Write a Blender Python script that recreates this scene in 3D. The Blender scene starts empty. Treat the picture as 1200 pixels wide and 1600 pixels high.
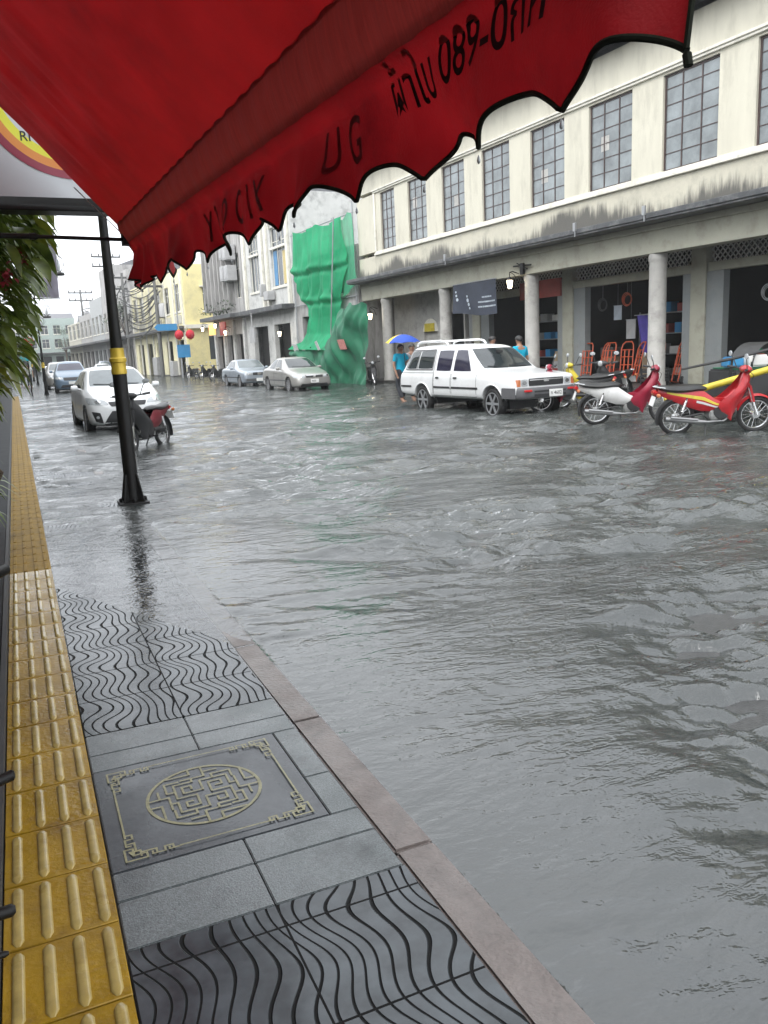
import bpy, bmesh, math, random
import numpy as np
from mathutils import Vector, Matrix
from mathutils.bvhtree import BVHTree
R = math.radians
random.seed(7)
rng = np.random.default_rng(5)
SC = bpy.context.scene
COL = SC.collection
ANG = R(3.45)                      # the street fronts run at this angle to the pavement
DV = Vector((-math.sin(ANG), math.cos(ANG), 0)); NV = Vector((math.cos(ANG), math.sin(ANG), 0))
P0 = Vector((16.2, 18.0, 0))
def street(v, s, z=0.0):           # v metres into the building row, s metres along it
    return P0 + NV * v + DV * s + Vector((0, 0, z))

# ------------------------------------------------------------------ materials
def mat(name, col, rough=.5, metal=0., var=.12, scale=4., bump=0., bscale=None, coat=0., trans=0., spec=.5, emit=None, estr=0., col2=None, dirt=None, dscale=1.2, stretch=None, alpha=None, rvar=0.):
    m = bpy.data.materials.new(name); m.use_nodes = True
    nt = m.node_tree; N = nt.nodes; L = nt.links
    b = N['Principled BSDF']
    tc = N.new('ShaderNodeTexCoord')
    mp = N.new('ShaderNodeMapping'); L.new(tc.outputs['Object'], mp.inputs[0])
    if stretch: mp.inputs['Scale'].default_value = stretch
    no = N.new('ShaderNodeTexNoise'); no.inputs['Scale'].default_value = scale; no.inputs['Detail'].default_value = 6; no.inputs['Roughness'].default_value = .62
    L.new(mp.outputs[0], no.inputs['Vector'])
    rp = N.new('ShaderNodeValToRGB')
    c = Vector(col); c2 = Vector(col2) if col2 else None
    lo = c * (1 - var); hi = c2 if c2 else c * (1 + var)
    rp.color_ramp.elements[0].position = .3; rp.color_ramp.elements[1].position = .7
    rp.color_ramp.elements[0].color = (*lo, 1); rp.color_ramp.elements[1].color = (*[min(1, x) for x in hi], 1)
    L.new(no.outputs['Fac'], rp.inputs[0])
    out = rp.outputs[0]
    if dirt:
        n2 = N.new('ShaderNodeTexNoise'); n2.inputs['Scale'].default_value = dscale; n2.inputs['Detail'].default_value = 9; n2.inputs['Roughness'].default_value = .7
        L.new(mp.outputs[0], n2.inputs['Vector'])
        r2 = N.new('ShaderNodeValToRGB'); r2.color_ramp.elements[0].position = .5; r2.color_ramp.elements[1].position = .72
        L.new(n2.outputs['Fac'], r2.inputs[0])
        mx = N.new('ShaderNodeMix'); mx.data_type = 'RGBA'
        L.new(r2.outputs[0], mx.inputs['Factor']); L.new(out, mx.inputs['A']); mx.inputs['B'].default_value = (*dirt, 1)
        out = mx.outputs['Result']
    L.new(out, b.inputs['Base Color'])
    b.inputs['Roughness'].default_value = rough; b.inputs['Metallic'].default_value = metal
    b.inputs['Coat Weight'].default_value = coat; b.inputs['Coat Roughness'].default_value = .06
    b.inputs['Specular IOR Level'].default_value = spec
    if rvar:
        n3 = N.new('ShaderNodeTexNoise'); n3.inputs['Scale'].default_value = 3.1; n3.inputs['Detail'].default_value = 5; L.new(mp.outputs[0], n3.inputs['Vector'])
        r3 = N.new('ShaderNodeMapRange'); r3.inputs[1].default_value = .35; r3.inputs[2].default_value = .65; r3.inputs[3].default_value = max(.05, rough - rvar); r3.inputs[4].default_value = rough + rvar; L.new(n3.outputs['Fac'], r3.inputs[0]); L.new(r3.outputs[0], b.inputs['Roughness'])
    if bump:
        bn = N.new('ShaderNodeTexNoise'); bn.inputs['Scale'].default_value = bscale or scale * 6; bn.inputs['Detail'].default_value = 5
        L.new(mp.outputs[0], bn.inputs['Vector'])
        bp = N.new('ShaderNodeBump'); bp.inputs['Strength'].default_value = bump; bp.inputs['Distance'].default_value = .02
        L.new(bn.outputs['Fac'], bp.inputs['Height']); L.new(bp.outputs[0], b.inputs['Normal'])
    if emit:
        b.inputs['Emission Color'].default_value = (*emit, 1); b.inputs['Emission Strength'].default_value = estr
    if trans or alpha is not None:
        o = N['Material Output']; sh = b.outputs[0]
        if trans:
            t = N.new('ShaderNodeBsdfTranslucent'); L.new(out, t.inputs[0])
            ms = N.new('ShaderNodeMixShader'); ms.inputs[0].default_value = trans
            L.new(sh, ms.inputs[1]); L.new(t.outputs[0], ms.inputs[2]); sh = ms.outputs[0]
        if alpha is not None:
            t = N.new('ShaderNodeBsdfTransparent')
            ms = N.new('ShaderNodeMixShader'); ms.inputs[0].default_value = alpha
            L.new(t.outputs[0], ms.inputs[1]); L.new(sh, ms.inputs[2]); sh = ms.outputs[0]
        L.new(sh, o.inputs['Surface'])
    return m
def nmath(N, L, op, a, b=None, c=None):
    n = N.new('ShaderNodeMath'); n.operation = op
    for i, x in enumerate((a, b, c)):
        if x is None: continue
        if isinstance(x, (int, float)): n.inputs[i].default_value = x
        else: L.new(x, n.inputs[i])
    return n.outputs[0]

M = {}
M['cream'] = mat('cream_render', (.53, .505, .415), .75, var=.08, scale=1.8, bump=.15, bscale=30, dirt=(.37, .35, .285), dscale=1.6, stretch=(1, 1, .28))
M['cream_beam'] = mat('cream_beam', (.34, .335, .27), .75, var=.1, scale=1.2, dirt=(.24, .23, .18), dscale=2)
M['white_trim'] = mat('white_trim', (.66, .64, .56), .7, var=.06, scale=2, dirt=(.4, .39, .33), dscale=2)
M['column'] = mat('column_plaster', (.38, .37, .345), .6, var=.12, scale=3, dirt=(.22, .21, .195), dscale=2.4)
M['greywhite'] = mat('grey_white_render', (.50, .50, .48), .75, var=.1, scale=1.5, dirt=(.26, .26, .25), dscale=1.6)
M['weathered'] = mat('weathered_render', (.34, .33, .32), .8, var=.25, scale=2, dirt=(.13, .13, .12), dscale=1.4, stretch=(2, 2, .35))
M['yellow_wall'] = mat('yellow_render', (.68, .60, .30), .75, var=.05, scale=1.2, dirt=(.5, .45, .25), dscale=.8)
M['pale_wall'] = mat('pale_yellow_render', (.72, .67, .44), .75, var=.06, scale=1.2, dirt=(.55, .51, .36), dscale=1)
M['frame_dark'] = mat('dark_steel_frame', (.055, .035, .032), .5, var=.3)
M['glass_win'] = mat('grey_window_glass', (.15, .17, .175), .10, var=.55, scale=.9, spec=.8)  # reflected sky painted into the panes as a paler grey base
M['glass_far'] = mat('dark_window_glass', (.045, .052, .058), .1, var=.3, scale=.8)
M['black'] = mat('black_paint', (.009, .0085, .008), .45, var=.3, bump=.08, spec=.3)
M['blackmatte'] = mat('black_plastic', (.02, .02, .021), .55, var=.25)
M['rubber'] = mat('tyre_rubber', (.014, .014, .014), .7, var=.3)
M['chrome'] = mat('chrome', (.62, .62, .62), .18, 1., var=.1)
M['alloy'] = mat('alloy_wheel', (.40, .40, .41), .35, .7, var=.15)
M['gold'] = mat('gold_paint', (.62, .43, .05), .38, .25, var=.12)
M['carwhite'] = mat('white_car_paint', (.76, .77, .77), .28, var=.04, coat=.6, dirt=(.66, .665, .66), dscale=1.5)
M['carsilver'] = mat('champagne_silver_paint', (.36, .35, .33), .32, .45, var=.05, coat=.6)
M['carblue'] = mat('silver_blue_paint', (.34, .38, .43), .32, .4, var=.05, coat=.6)
M['cardark'] = mat('slate_blue_paint', (.14, .20, .27), .3, .2, var=.06, coat=.6)
M['carglass'] = mat('car_glass', (.022, .028, .03), .04, var=.2, spec=.9)
M['screen'] = mat('sky_lit_windscreen', (.13, .15, .155), .05, var=.15, spec=.9)  # sky reflection put into the base colour, paler than the other car glass
M['carglass2'] = mat('purple_tinted_glass', (.022, .02, .042), .06, var=.2, spec=.7)
M['lens'] = mat('lamp_lens', (.40, .42, .43), .12, var=.25, scale=14, spec=.8)
M['amber'] = mat('amber_lens', (.50, .17, .07), .2, var=.15)
M['redlens'] = mat('red_lens', (.5, .02, .02), .2, var=.15)
M['greyplastic'] = mat('grey_bumper_plastic', (.10, .10, .105), .5, var=.15)
M['plate'] = mat('plate_white', (.75, .75, .73), .4, var=.05)
M['red'] = mat('red_fairing', (.40, .010, .016), .32, var=.16, scale=9, coat=.25, dirt=(.26, .012, .016), dscale=5)
M['darkred'] = mat('dark_red_cover', (.13, .004, .012), .4, var=.15)
M['crimson'] = mat('crimson_fairing', (.28, .008, .032), .34, var=.14, scale=9, coat=.2, dirt=(.17, .008, .022), dscale=5)
M['white'] = mat('white_plastic', (.58, .58, .57), .35, var=.08, dirt=(.40, .40, .385), dscale=5)
M['yellow'] = mat('yellow_paint', (.50, .40, .03), .45, var=.15, dirt=(.35, .27, .03), dscale=5)
M['seatblack'] = mat('black_vinyl', (.018, .018, .018), .42, var=.3, bump=.1)
M['engine'] = mat('engine_alloy', (.32, .32, .31), .4, .7, var=.25, scale=20)
M['orange'] = mat('orange_steel', (.40, .065, .02), .45, var=.2, scale=6)
M['dark_in'] = mat('dark_shop_interior', (.007, .0065, .006), .8, var=.3, scale=2)  # near-black colour paints in the gloom of the unlit shops
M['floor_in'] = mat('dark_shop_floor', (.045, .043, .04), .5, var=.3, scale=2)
M['roof'] = mat('grey_roof_tile', (.13, .13, .14), .6, var=.25, scale=6)
M['gutter'] = mat('dark_wet_concrete', (.06, .062, .065), .45, var=.3, scale=3, dirt=(.16, .16, .155), dscale=1.5)
M['net'] = mat('green_shade_net', (.007, .35, .15), .6, var=.2, scale=1.2, trans=.4, alpha=.96)
M['net2'] = mat('green_shade_net_thin', (.06, .42, .22), .6, var=.15, scale=1.6, trans=.4, alpha=.78)
M['net3'] = mat('dark_green_tarp', (.005, .105, .05), .6, var=.4, scale=1.2)
M['skin'] = mat('skin', (.32, .18, .12), .5, var=.05)
M['hair'] = mat('black_hair', (.012, .010, .010), .5, var=.3)
M['bluecloth'] = mat('turquoise_shirt', (.0, .33, .50), .8, var=.08, bump=.2, bscale=25)
M['yellowcloth'] = mat('pale_yellow_shirt', (.6, .55, .28), .8, var=.08)
M['greycloth'] = mat('grey_shirt', (.4, .42, .44), .8, var=.1)
M['darkcloth'] = mat('dark_trousers', (.025, .028, .035), .8, var=.2)
M['umb_blue'] = mat('blue_umbrella_cloth', (.02, .08, .45), .5, var=.1, trans=.2)
M['umb_yellow'] = mat('yellow_umbrella_cloth', (.75, .55, .02), .5, var=.1, trans=.2)
M['sign_blue'] = mat('blue_sign', (.03, .22, .45), .4, var=.1)
M['lantern_red'] = mat('red_paper_lantern', (.6, .02, .04), .6, var=.12, trans=.3)
M['bulb'] = mat('lit_lamp_glass', (.9, .85, .7), .4, var=.02, emit=(1., .82, .55), estr=6.)
M['bulbwarm'] = mat('lit_warm_sign', (.7, .3, .08), .5, var=.2, emit=(1., .45, .12), estr=.5)
M['navy'] = mat('navy_banner_cloth', (.022, .028, .045), .6, var=.25, scale=3)
M['palemark'] = mat('pale_print', (.42, .47, .52), .6, var=.1)
M['steel'] = mat('galvanised_steel', (.33, .34, .35), .45, .5, var=.15)
M['concrete_pole'] = mat('concrete_pole', (.12, .12, .115), .8, var=.2)
M['cable'] = mat('black_cable', (.02, .02, .02), .6)
M['muffler'] = mat('muffler_steel', (.30, .30, .30), .3, .85, var=.15)
M['darkcast'] = mat('dark_pole_iron', (.05, .05, .05), .6, var=.2)
M['bark'] = mat('bark', (.09, .065, .045), .85, var=.35, scale=12, bump=.5)
M['leaf'] = mat('glossy_leaf', (.07, .13, .022), .34, var=.55, scale=5, col2=(.25, .33, .06), trans=.25)
M['leaf2'] = mat('yellowing_leaf', (.16, .20, .02), .35, var=.35, scale=6, col2=(.30, .30, .04), trans=.25)
M['farleaf'] = mat('far_foliage', (.03, .055, .022), .6, var=.5, scale=2)
M['flower'] = mat('red_flower', (.45, .05, .07), .6, var=.25, scale=20)
M['pot'] = mat('orange_clay_pot', (.55, .11, .04), .6, var=.15)
M['red_sign'] = mat('dark_red_sign', (.28, .04, .03), .6, var=.25, scale=2)
M['pinkpaper'] = mat('pink_notice', (.60, .25, .22), .7, var=.2, scale=8)
M['teal'] = mat('teal_sign', (.03, .38, .42), .5)
M['maroon_l'] = mat('sign_ring_maroon', (.30, .04, .07), .4, var=.03)
M['orange_l'] = mat('sign_ring_orange', (.75, .27, .05), .4, var=.03)
M['yellow_l'] = mat('sign_ring_yellow', (.80, .78, .05), .4, var=.03)
M['signwhite'] = mat('lightbox_acrylic', (.60, .62, .64), .3, var=.03)
M['greybox'] = mat('grey_appliance', (.36, .36, .36), .6, var=.15, scale=3)
M['card'] = mat('cardboard', (.33, .25, .16), .8, var=.15)
M['purple'] = mat('purple_cloth', (.05, .035, .22), .8, var=.2)
M['blue_door'] = mat('blue_shutter', (.06, .20, .38), .5, var=.15)
M['yellow_door'] = mat('yellow_shutter', (.48, .38, .16), .6, var=.1)
M['farwall_a'] = mat('far_grey_render', (.33, .34, .34), .8, var=.15)
M['farwall_b'] = mat('far_green_render', (.31, .37, .34), .8, var=.12)
M['farwall_c'] = mat('far_cream_render', (.45, .43, .36), .8, var=.15)
M['block'] = mat('grey_block_tile', (.22, .235, .235), .5, var=.12, scale=3, dirt=(.2, .2, .19), dscale=3)

# ------------------------------------------------------------------ mesh helpers
class MB:
    def __init__(s): s.v = []; s.f = []
    def add(s, vs, fs):
        k = len(s.v); s.v += [tuple(v) for v in vs]; s.f += [tuple(i + k for i in f) for f in fs]; return s
    def box(s, c, d, rot=None):
        x, y, z = [t / 2 for t in d]
        vs = [Vector((a * x, b * y, e * z)) for a in (-1, 1) for b in (-1, 1) for e in (-1, 1)]
        if rot is not None: vs = [rot @ v for v in vs]
        vs = [v + Vector(c) for v in vs]
        return s.add(vs, [(0, 1, 3, 2), (4, 6, 7, 5), (0, 4, 5, 1), (2, 3, 7, 6), (0, 2, 6, 4), (1, 5, 7, 3)])
    def bb(s, x0, x1, y0, y1, z0, z1):
        return s.box(((x0 + x1) / 2, (y0 + y1) / 2, (z0 + z1) / 2), (x1 - x0, y1 - y0, z1 - z0))
    def bar(s, a, b, w, h):
        a = Vector(a); b = Vector(b); d = b - a
        return s.box((a + b) / 2, (w, h, d.length), d.to_track_quat('Z', 'Y').to_matrix())
    def tube(s, path, r, n=8, cap=True):
        P = [Vector(p) for p in path]; m = len(P)
        rs = r if isinstance(r, (list, tuple)) else [r] * m
        vs = []; nrm = None
        for i, p in enumerate(P):
            t = (P[min(i + 1, m - 1)] - P[max(i - 1, 0)]).normalized()
            if nrm is None:
                nrm = t.orthogonal().normalized()
            else:
                nrm = (nrm - t * nrm.dot(t))
                nrm = nrm.normalized() if nrm.length > 1e-6 else t.orthogonal().normalized()
            bi = t.cross(nrm)
            for k in range(n):
                q = 2 * math.pi * k / n
                vs.append(p + (nrm * math.cos(q) + bi * math.sin(q)) * rs[i])
        fs = [(i * n + k, i * n + (k + 1) % n, (i + 1) * n + (k + 1) % n, (i + 1) * n + k) for i in range(m - 1) for k in range(n)]
        if cap: fs += [tuple(range(n - 1, -1, -1)), tuple(range((m - 1) * n, m * n))]
        return s.add(vs, fs)
    def lathe(s, prof, c=(0, 0, 0), n=20, axis='Z', cap=True):
        vs = []
        for r, h in prof:
            for k in range(n):
                q = 2 * math.pi * k / n; a, b = r * math.cos(q), r * math.sin(q)
                p = {'Z': (a, b, h), 'X': (h, a, b), 'Y': (a, h, b)}[axis]
                vs.append(Vector(p) + Vector(c))
        m = len(prof)
        fs = [(i * n + k, i * n + (k + 1) % n, (i + 1) * n + (k + 1) % n, (i + 1) * n + k) for i in range(m - 1) for k in range(n)]
        if cap: fs += [tuple(range(n - 1, -1, -1)), tuple(range((m - 1) * n, m * n))]
        return s.add(vs, fs)
    def torus(s, c, Rr, r, axis='Y', n=28, k=8, sx=1.):
        vs = []
        for i in range(n):
            q = 2 * math.pi * i / n
            for j in range(k):
                p = 2 * math.pi * j / k; rad = Rr + r * math.cos(p); h = r * sx * math.sin(p)
                a, b = rad * math.cos(q), rad * math.sin(q)
                vs.append(Vector({'Z': (a, b, h), 'X': (h, a, b), 'Y': (a, h, b)}[axis]) + Vector(c))
        fs = [(i * k + j, ((i + 1) % n) * k + j, ((i + 1) % n) * k + (j + 1) % k, i * k + (j + 1) % k) for i in range(n) for j in range(k)]
        return s.add(vs, fs)
    def prism(s, poly, a, b, axis='Y'):
        def P(u, w, h): return {'Y': (u, h, w), 'X': (h, u, w), 'Z': (u, w, h)}[axis]
        n = len(poly)
        vs = [P(u, w, a) for u, w in poly] + [P(u, w, b) for u, w in poly]
        fs = [(i, (i + 1) % n, n + (i + 1) % n, n + i) for i in range(n)] + [tuple(range(n - 1, -1, -1)), tuple(range(n, 2 * n))]
        return s.add(vs, fs)
    def grid(s, fn, nu, nv, flip=False):
        vs = [fn(i / nu, j / nv) for i in range(nu + 1) for j in range(nv + 1)]
        w = nv + 1
        fs = [(i * w + j, (i + 1) * w + j, (i + 1) * w + j + 1, i * w + j + 1) for i in range(nu) for j in range(nv)]
        return s.add(vs, fs)
    def mesh(s, name, bevel=0, smooth=True, seg=2, ang=38):
        me = bpy.data.meshes.new(name); me.from_pydata([tuple(v) for v in s.v], [], s.f); me.update()
        bm = bmesh.new(); bm.from_mesh(me)
        if bevel:
            bmesh.ops.remove_doubles(bm, verts=bm.verts, dist=1e-5)
        bmesh.ops.recalc_face_normals(bm, faces=bm.faces)
        if bevel:
            ed = [e for e in bm.edges if len(e.link_faces) == 2 and e.calc_face_angle(0) > R(30)]
            bmesh.ops.bevel(bm, geom=ed, offset=bevel, segments=seg, affect='EDGES', clamp_overlap=True)
        bm.to_mesh(me); bm.free()
        if smooth:
            for p in me.polygons: p.use_smooth = True
            me.set_sharp_from_angle(angle=R(ang))
        return me
    def build(s, name, m, parent=None, **k):
        return link(name, s.mesh(name, **k), m, parent)
def link(name, me, m, parent=None):
    o = bpy.data.objects.new(name, me); COL.objects.link(o)
    if m is not None and not me.materials: me.materials.append(M[m] if isinstance(m, str) else m)
    if parent is not None: o.parent = parent
    return o
def thing(name, label, cat, loc=(0, 0, 0), rz=0., group=None):
    o = bpy.data.objects.new(name, None); COL.objects.link(o); o.empty_display_size = .2
    o.location = loc; o.rotation_euler = (0, 0, rz); tag(o, label, cat, group); return o
def tag(o, label=None, cat=None, group=None, kind=None):
    if label: o['label'] = label
    if cat: o['category'] = cat
    if group: o['group'] = group
    if kind: o['kind'] = kind
    return o
def structure(o): o['kind'] = 'structure'; return o
def dup(o, loc=None, rz=None, label=None, group=None, mats=None, parent=None):
    c = o.copy(); COL.objects.link(c)
    if parent is not None: c.parent = parent
    if loc is not None: c.location = loc
    if rz is not None: c.rotation_euler = (0, 0, rz)
    if label: c['label'] = label
    if group: c['group'] = group
    if mats and c.type == 'MESH':
        for a, b in mats.items():
            if c.data.materials and c.data.materials[0] is M[a]:
                c.data = c.data.copy(); c.data.materials[0] = M[b]; break
    for ch in list(o.children): dup(ch, mats=mats, parent=c)
    return c
def evaluated(o):
    dg = bpy.context.evaluated_depsgraph_get(); dg.update()
    me = bpy.data.meshes.new_from_object(o.evaluated_get(dg)); return me
def text_mesh(body, size, res=3):
    cu = bpy.data.curves.new('lettering', 'FONT'); cu.body = body; cu.size = size; cu.resolution_u = res
    cu.offset = size * .008
    o = bpy.data.objects.new('lettering', cu); COL.objects.link(o)
    me = evaluated(o); bpy.data.objects.remove(o); bpy.data.curves.remove(cu)
    return me
def flat_text(name, body, size, m, parent, fn, res=3):
    me = text_mesh(body, size, res)
    for v in me.vertices: v.co = Vector(fn(v.co.x, v.co.y))
    me.materials.clear()
    return link(name, me, m, parent)
def skin(verts, edges, radii, sub=2, root=0):
    me = bpy.data.meshes.new('skin'); me.from_pydata([tuple(v) for v in verts], edges, [])
    o = bpy.data.objects.new('skin', me); COL.objects.link(o)
    md = o.modifiers.new('s', 'SKIN'); md.use_smooth_shade = True
    for i, sv in enumerate(me.skin_vertices[0].data):
        r = radii[i]; sv.radius = (r, r) if not isinstance(r, tuple) else r; sv.use_root = (i == root)
    sb = o.modifiers.new('u', 'SUBSURF'); sb.levels = sub
    out = evaluated(o); bpy.data.objects.remove(o); return out
# ------------------------------------------------------------------ camera, sky, sun
PITCH, ROLL, YAW = R(11.4287), R(2.7), R(23.862)
def camera():
    hd = Vector((math.sin(YAW), math.cos(YAW), 0)); rt = Vector((math.cos(YAW), -math.sin(YAW), 0)); up = Vector((0, 0, 1))
    fw = hd * math.cos(PITCH) - up * math.sin(PITCH); u2 = hd * math.sin(PITCH) + up * math.cos(PITCH)
    c, s = math.cos(ROLL), math.sin(ROLL)
    r = rt * c - u2 * s; dn = -rt * s - u2 * c
    cd = bpy.data.cameras.new('camera'); cd.sensor_fit = 'VERTICAL'; cd.sensor_height = 36; cd.lens = 36 * 1260 / 1600
    cd.clip_start = .05; cd.clip_end = 3000
    o = bpy.data.objects.new('camera', cd); COL.objects.link(o)
    m = Matrix((r, -dn, -fw)).transposed().to_4x4(); m.translation = (0, 0, 1.5)
    o.matrix_world = m; SC.camera = o
camera()
SUN_EL, SUN_AZ = R(52), R(-125)     # azimuth from +Y towards +X
w = bpy.data.worlds.new('World'); SC.world = w; w.use_nodes = True
N = w.node_tree.nodes; L = w.node_tree.links
sky = N.new('ShaderNodeTexSky'); sky.sky_type = 'NISHITA'; sky.sun_disc = False
sky.sun_elevation = SUN_EL; sky.sun_rotation = SUN_AZ; sky.dust_density = 4.; sky.air_density = 1.; sky.ozone_density = 1.
hs = N.new('ShaderNodeHueSaturation'); hs.inputs['Saturation'].default_value = .14
L.new(sky.outputs[0], hs.inputs['Color'])
tc = N.new('ShaderNodeTexCoord'); cn = N.new('ShaderNodeTexNoise'); cn.inputs['Scale'].default_value = 2.2; cn.inputs['Detail'].default_value = 6
L.new(tc.outputs['Generated'], cn.inputs['Vector'])
cr = N.new('ShaderNodeValToRGB'); cr.color_ramp.elements[0].position = .3; cr.color_ramp.elements[1].position = .75
cr.color_ramp.elements[0].color = (.80, .82, .85, 1); cr.color_ramp.elements[1].color = (1.12, 1.12, 1.12, 1)
L.new(cn.outputs['Fac'], cr.inputs[0])
mx = N.new('ShaderNodeMix'); mx.data_type = 'RGBA'; mx.blend_type = 'MULTIPLY'; mx.inputs['Factor'].default_value = 1.
ov = N.new('ShaderNodeMix'); ov.data_type = 'RGBA'; ov.inputs['Factor'].default_value = .72          # thick even cloud over most of the clear sky
L.new(hs.outputs[0], ov.inputs['A']); ov.inputs['B'].default_value = (4.7, 4.85, 5.0, 1)
L.new(ov.outputs['Result'], mx.inputs['A']); L.new(cr.outputs[0], mx.inputs['B'])
L.new(mx.outputs['Result'], N['Background'].inputs['Color']); N['Background'].inputs['Strength'].default_value = .15
sd = bpy.data.lights.new('sun', 'SUN'); sd.energy = .5; sd.angle = R(45); sd.color = (1., .98, .95)
so = bpy.data.objects.new('sun', sd); COL.objects.link(so)
dirv = Vector((math.sin(SUN_AZ) * math.cos(SUN_EL), math.cos(SUN_AZ) * math.cos(SUN_EL), math.sin(SUN_EL)))
so.rotation_euler = dirv.to_track_quat('Z', 'Y').to_euler()
SC.view_settings.view_transform = 'Standard'; SC.view_settings.look = 'None'; SC.view_settings.gamma = 1; SC.view_settings.exposure = 1.8
SC.cycles.max_bounces = 8; SC.cycles.transparent_max_bounces = 12; SC.cycles.caustics_reflective = False; SC.cycles.caustics_refractive = False
SC.cycles.use_denoising = True
SC.cycles.sample_clamp_indirect = 6

# ------------------------------------------------------------------ ground, road, pavement
def pz(x, y):
    return max(.015 - .006 * (y - 1.5) + .013 * (.9 - x), -.045)
def lay(mb, low=-1.):
    mb.v = [(x, y, z + max(pz(x, y), low)) for x, y, z in mb.v]; return mb
M['asphalt'] = mat('wet_asphalt', (.060, .060, .058), .35, var=.3, scale=30, bump=.3, bscale=90)
M['earth'] = mat('street_ground', (.10, .095, .085), .8, var=.2)
M['kerb'] = mat('pink_kerb_concrete', (.20, .170, .155), .40, rvar=.15, var=.2, scale=9, bump=.3, bscale=60, dirt=(.13, .115, .105), dscale=5)
M['slab'] = mat('grey_terrazzo_slab', (.15, .168, .17), .30, rvar=.16, var=.45, scale=170, bump=.14, bscale=200, dirt=(.06, .066, .068), dscale=3.5)
M['medal'] = mat('dark_slate_slab', (.060, .067, .074), .25, rvar=.14, var=.25, scale=40, bump=.03, bscale=90, dirt=(.045, .05, .055), dscale=5)
M['inlay'] = mat('yellow_inlay', (.27, .255, .135), .4, var=.3, scale=40)
M['mortar'] = mat('dark_mortar', (.035, .035, .033), .6, var=.3)
M['tact'] = mat('yellow_tactile_tile', (.34, .205, .018), .30, rvar=.10, spec=.3, var=.2, scale=5, bump=.16, bscale=55, dirt=(.20, .115, .022), dscale=6)
M['tbar'] = mat('worn_tactile_bar', (.40, .30, .10), .26, rvar=.1, var=.2, scale=14, dirt=(.23, .15, .03), dscale=8)
M['darkstep'] = mat('wet_dark_step', (.028, .029, .031), .6, var=.3, scale=6, spec=.12)
g = MB(); g.bb(-58, 108, -24, 258, -.6, -.14); structure(g.build('ground', 'earth', smooth=False))
g = MB(); g.bb(1.0, 13.2, -8, 130, -.30, -.09); structure(g.build('road', 'asphalt', smooth=False))

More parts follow.
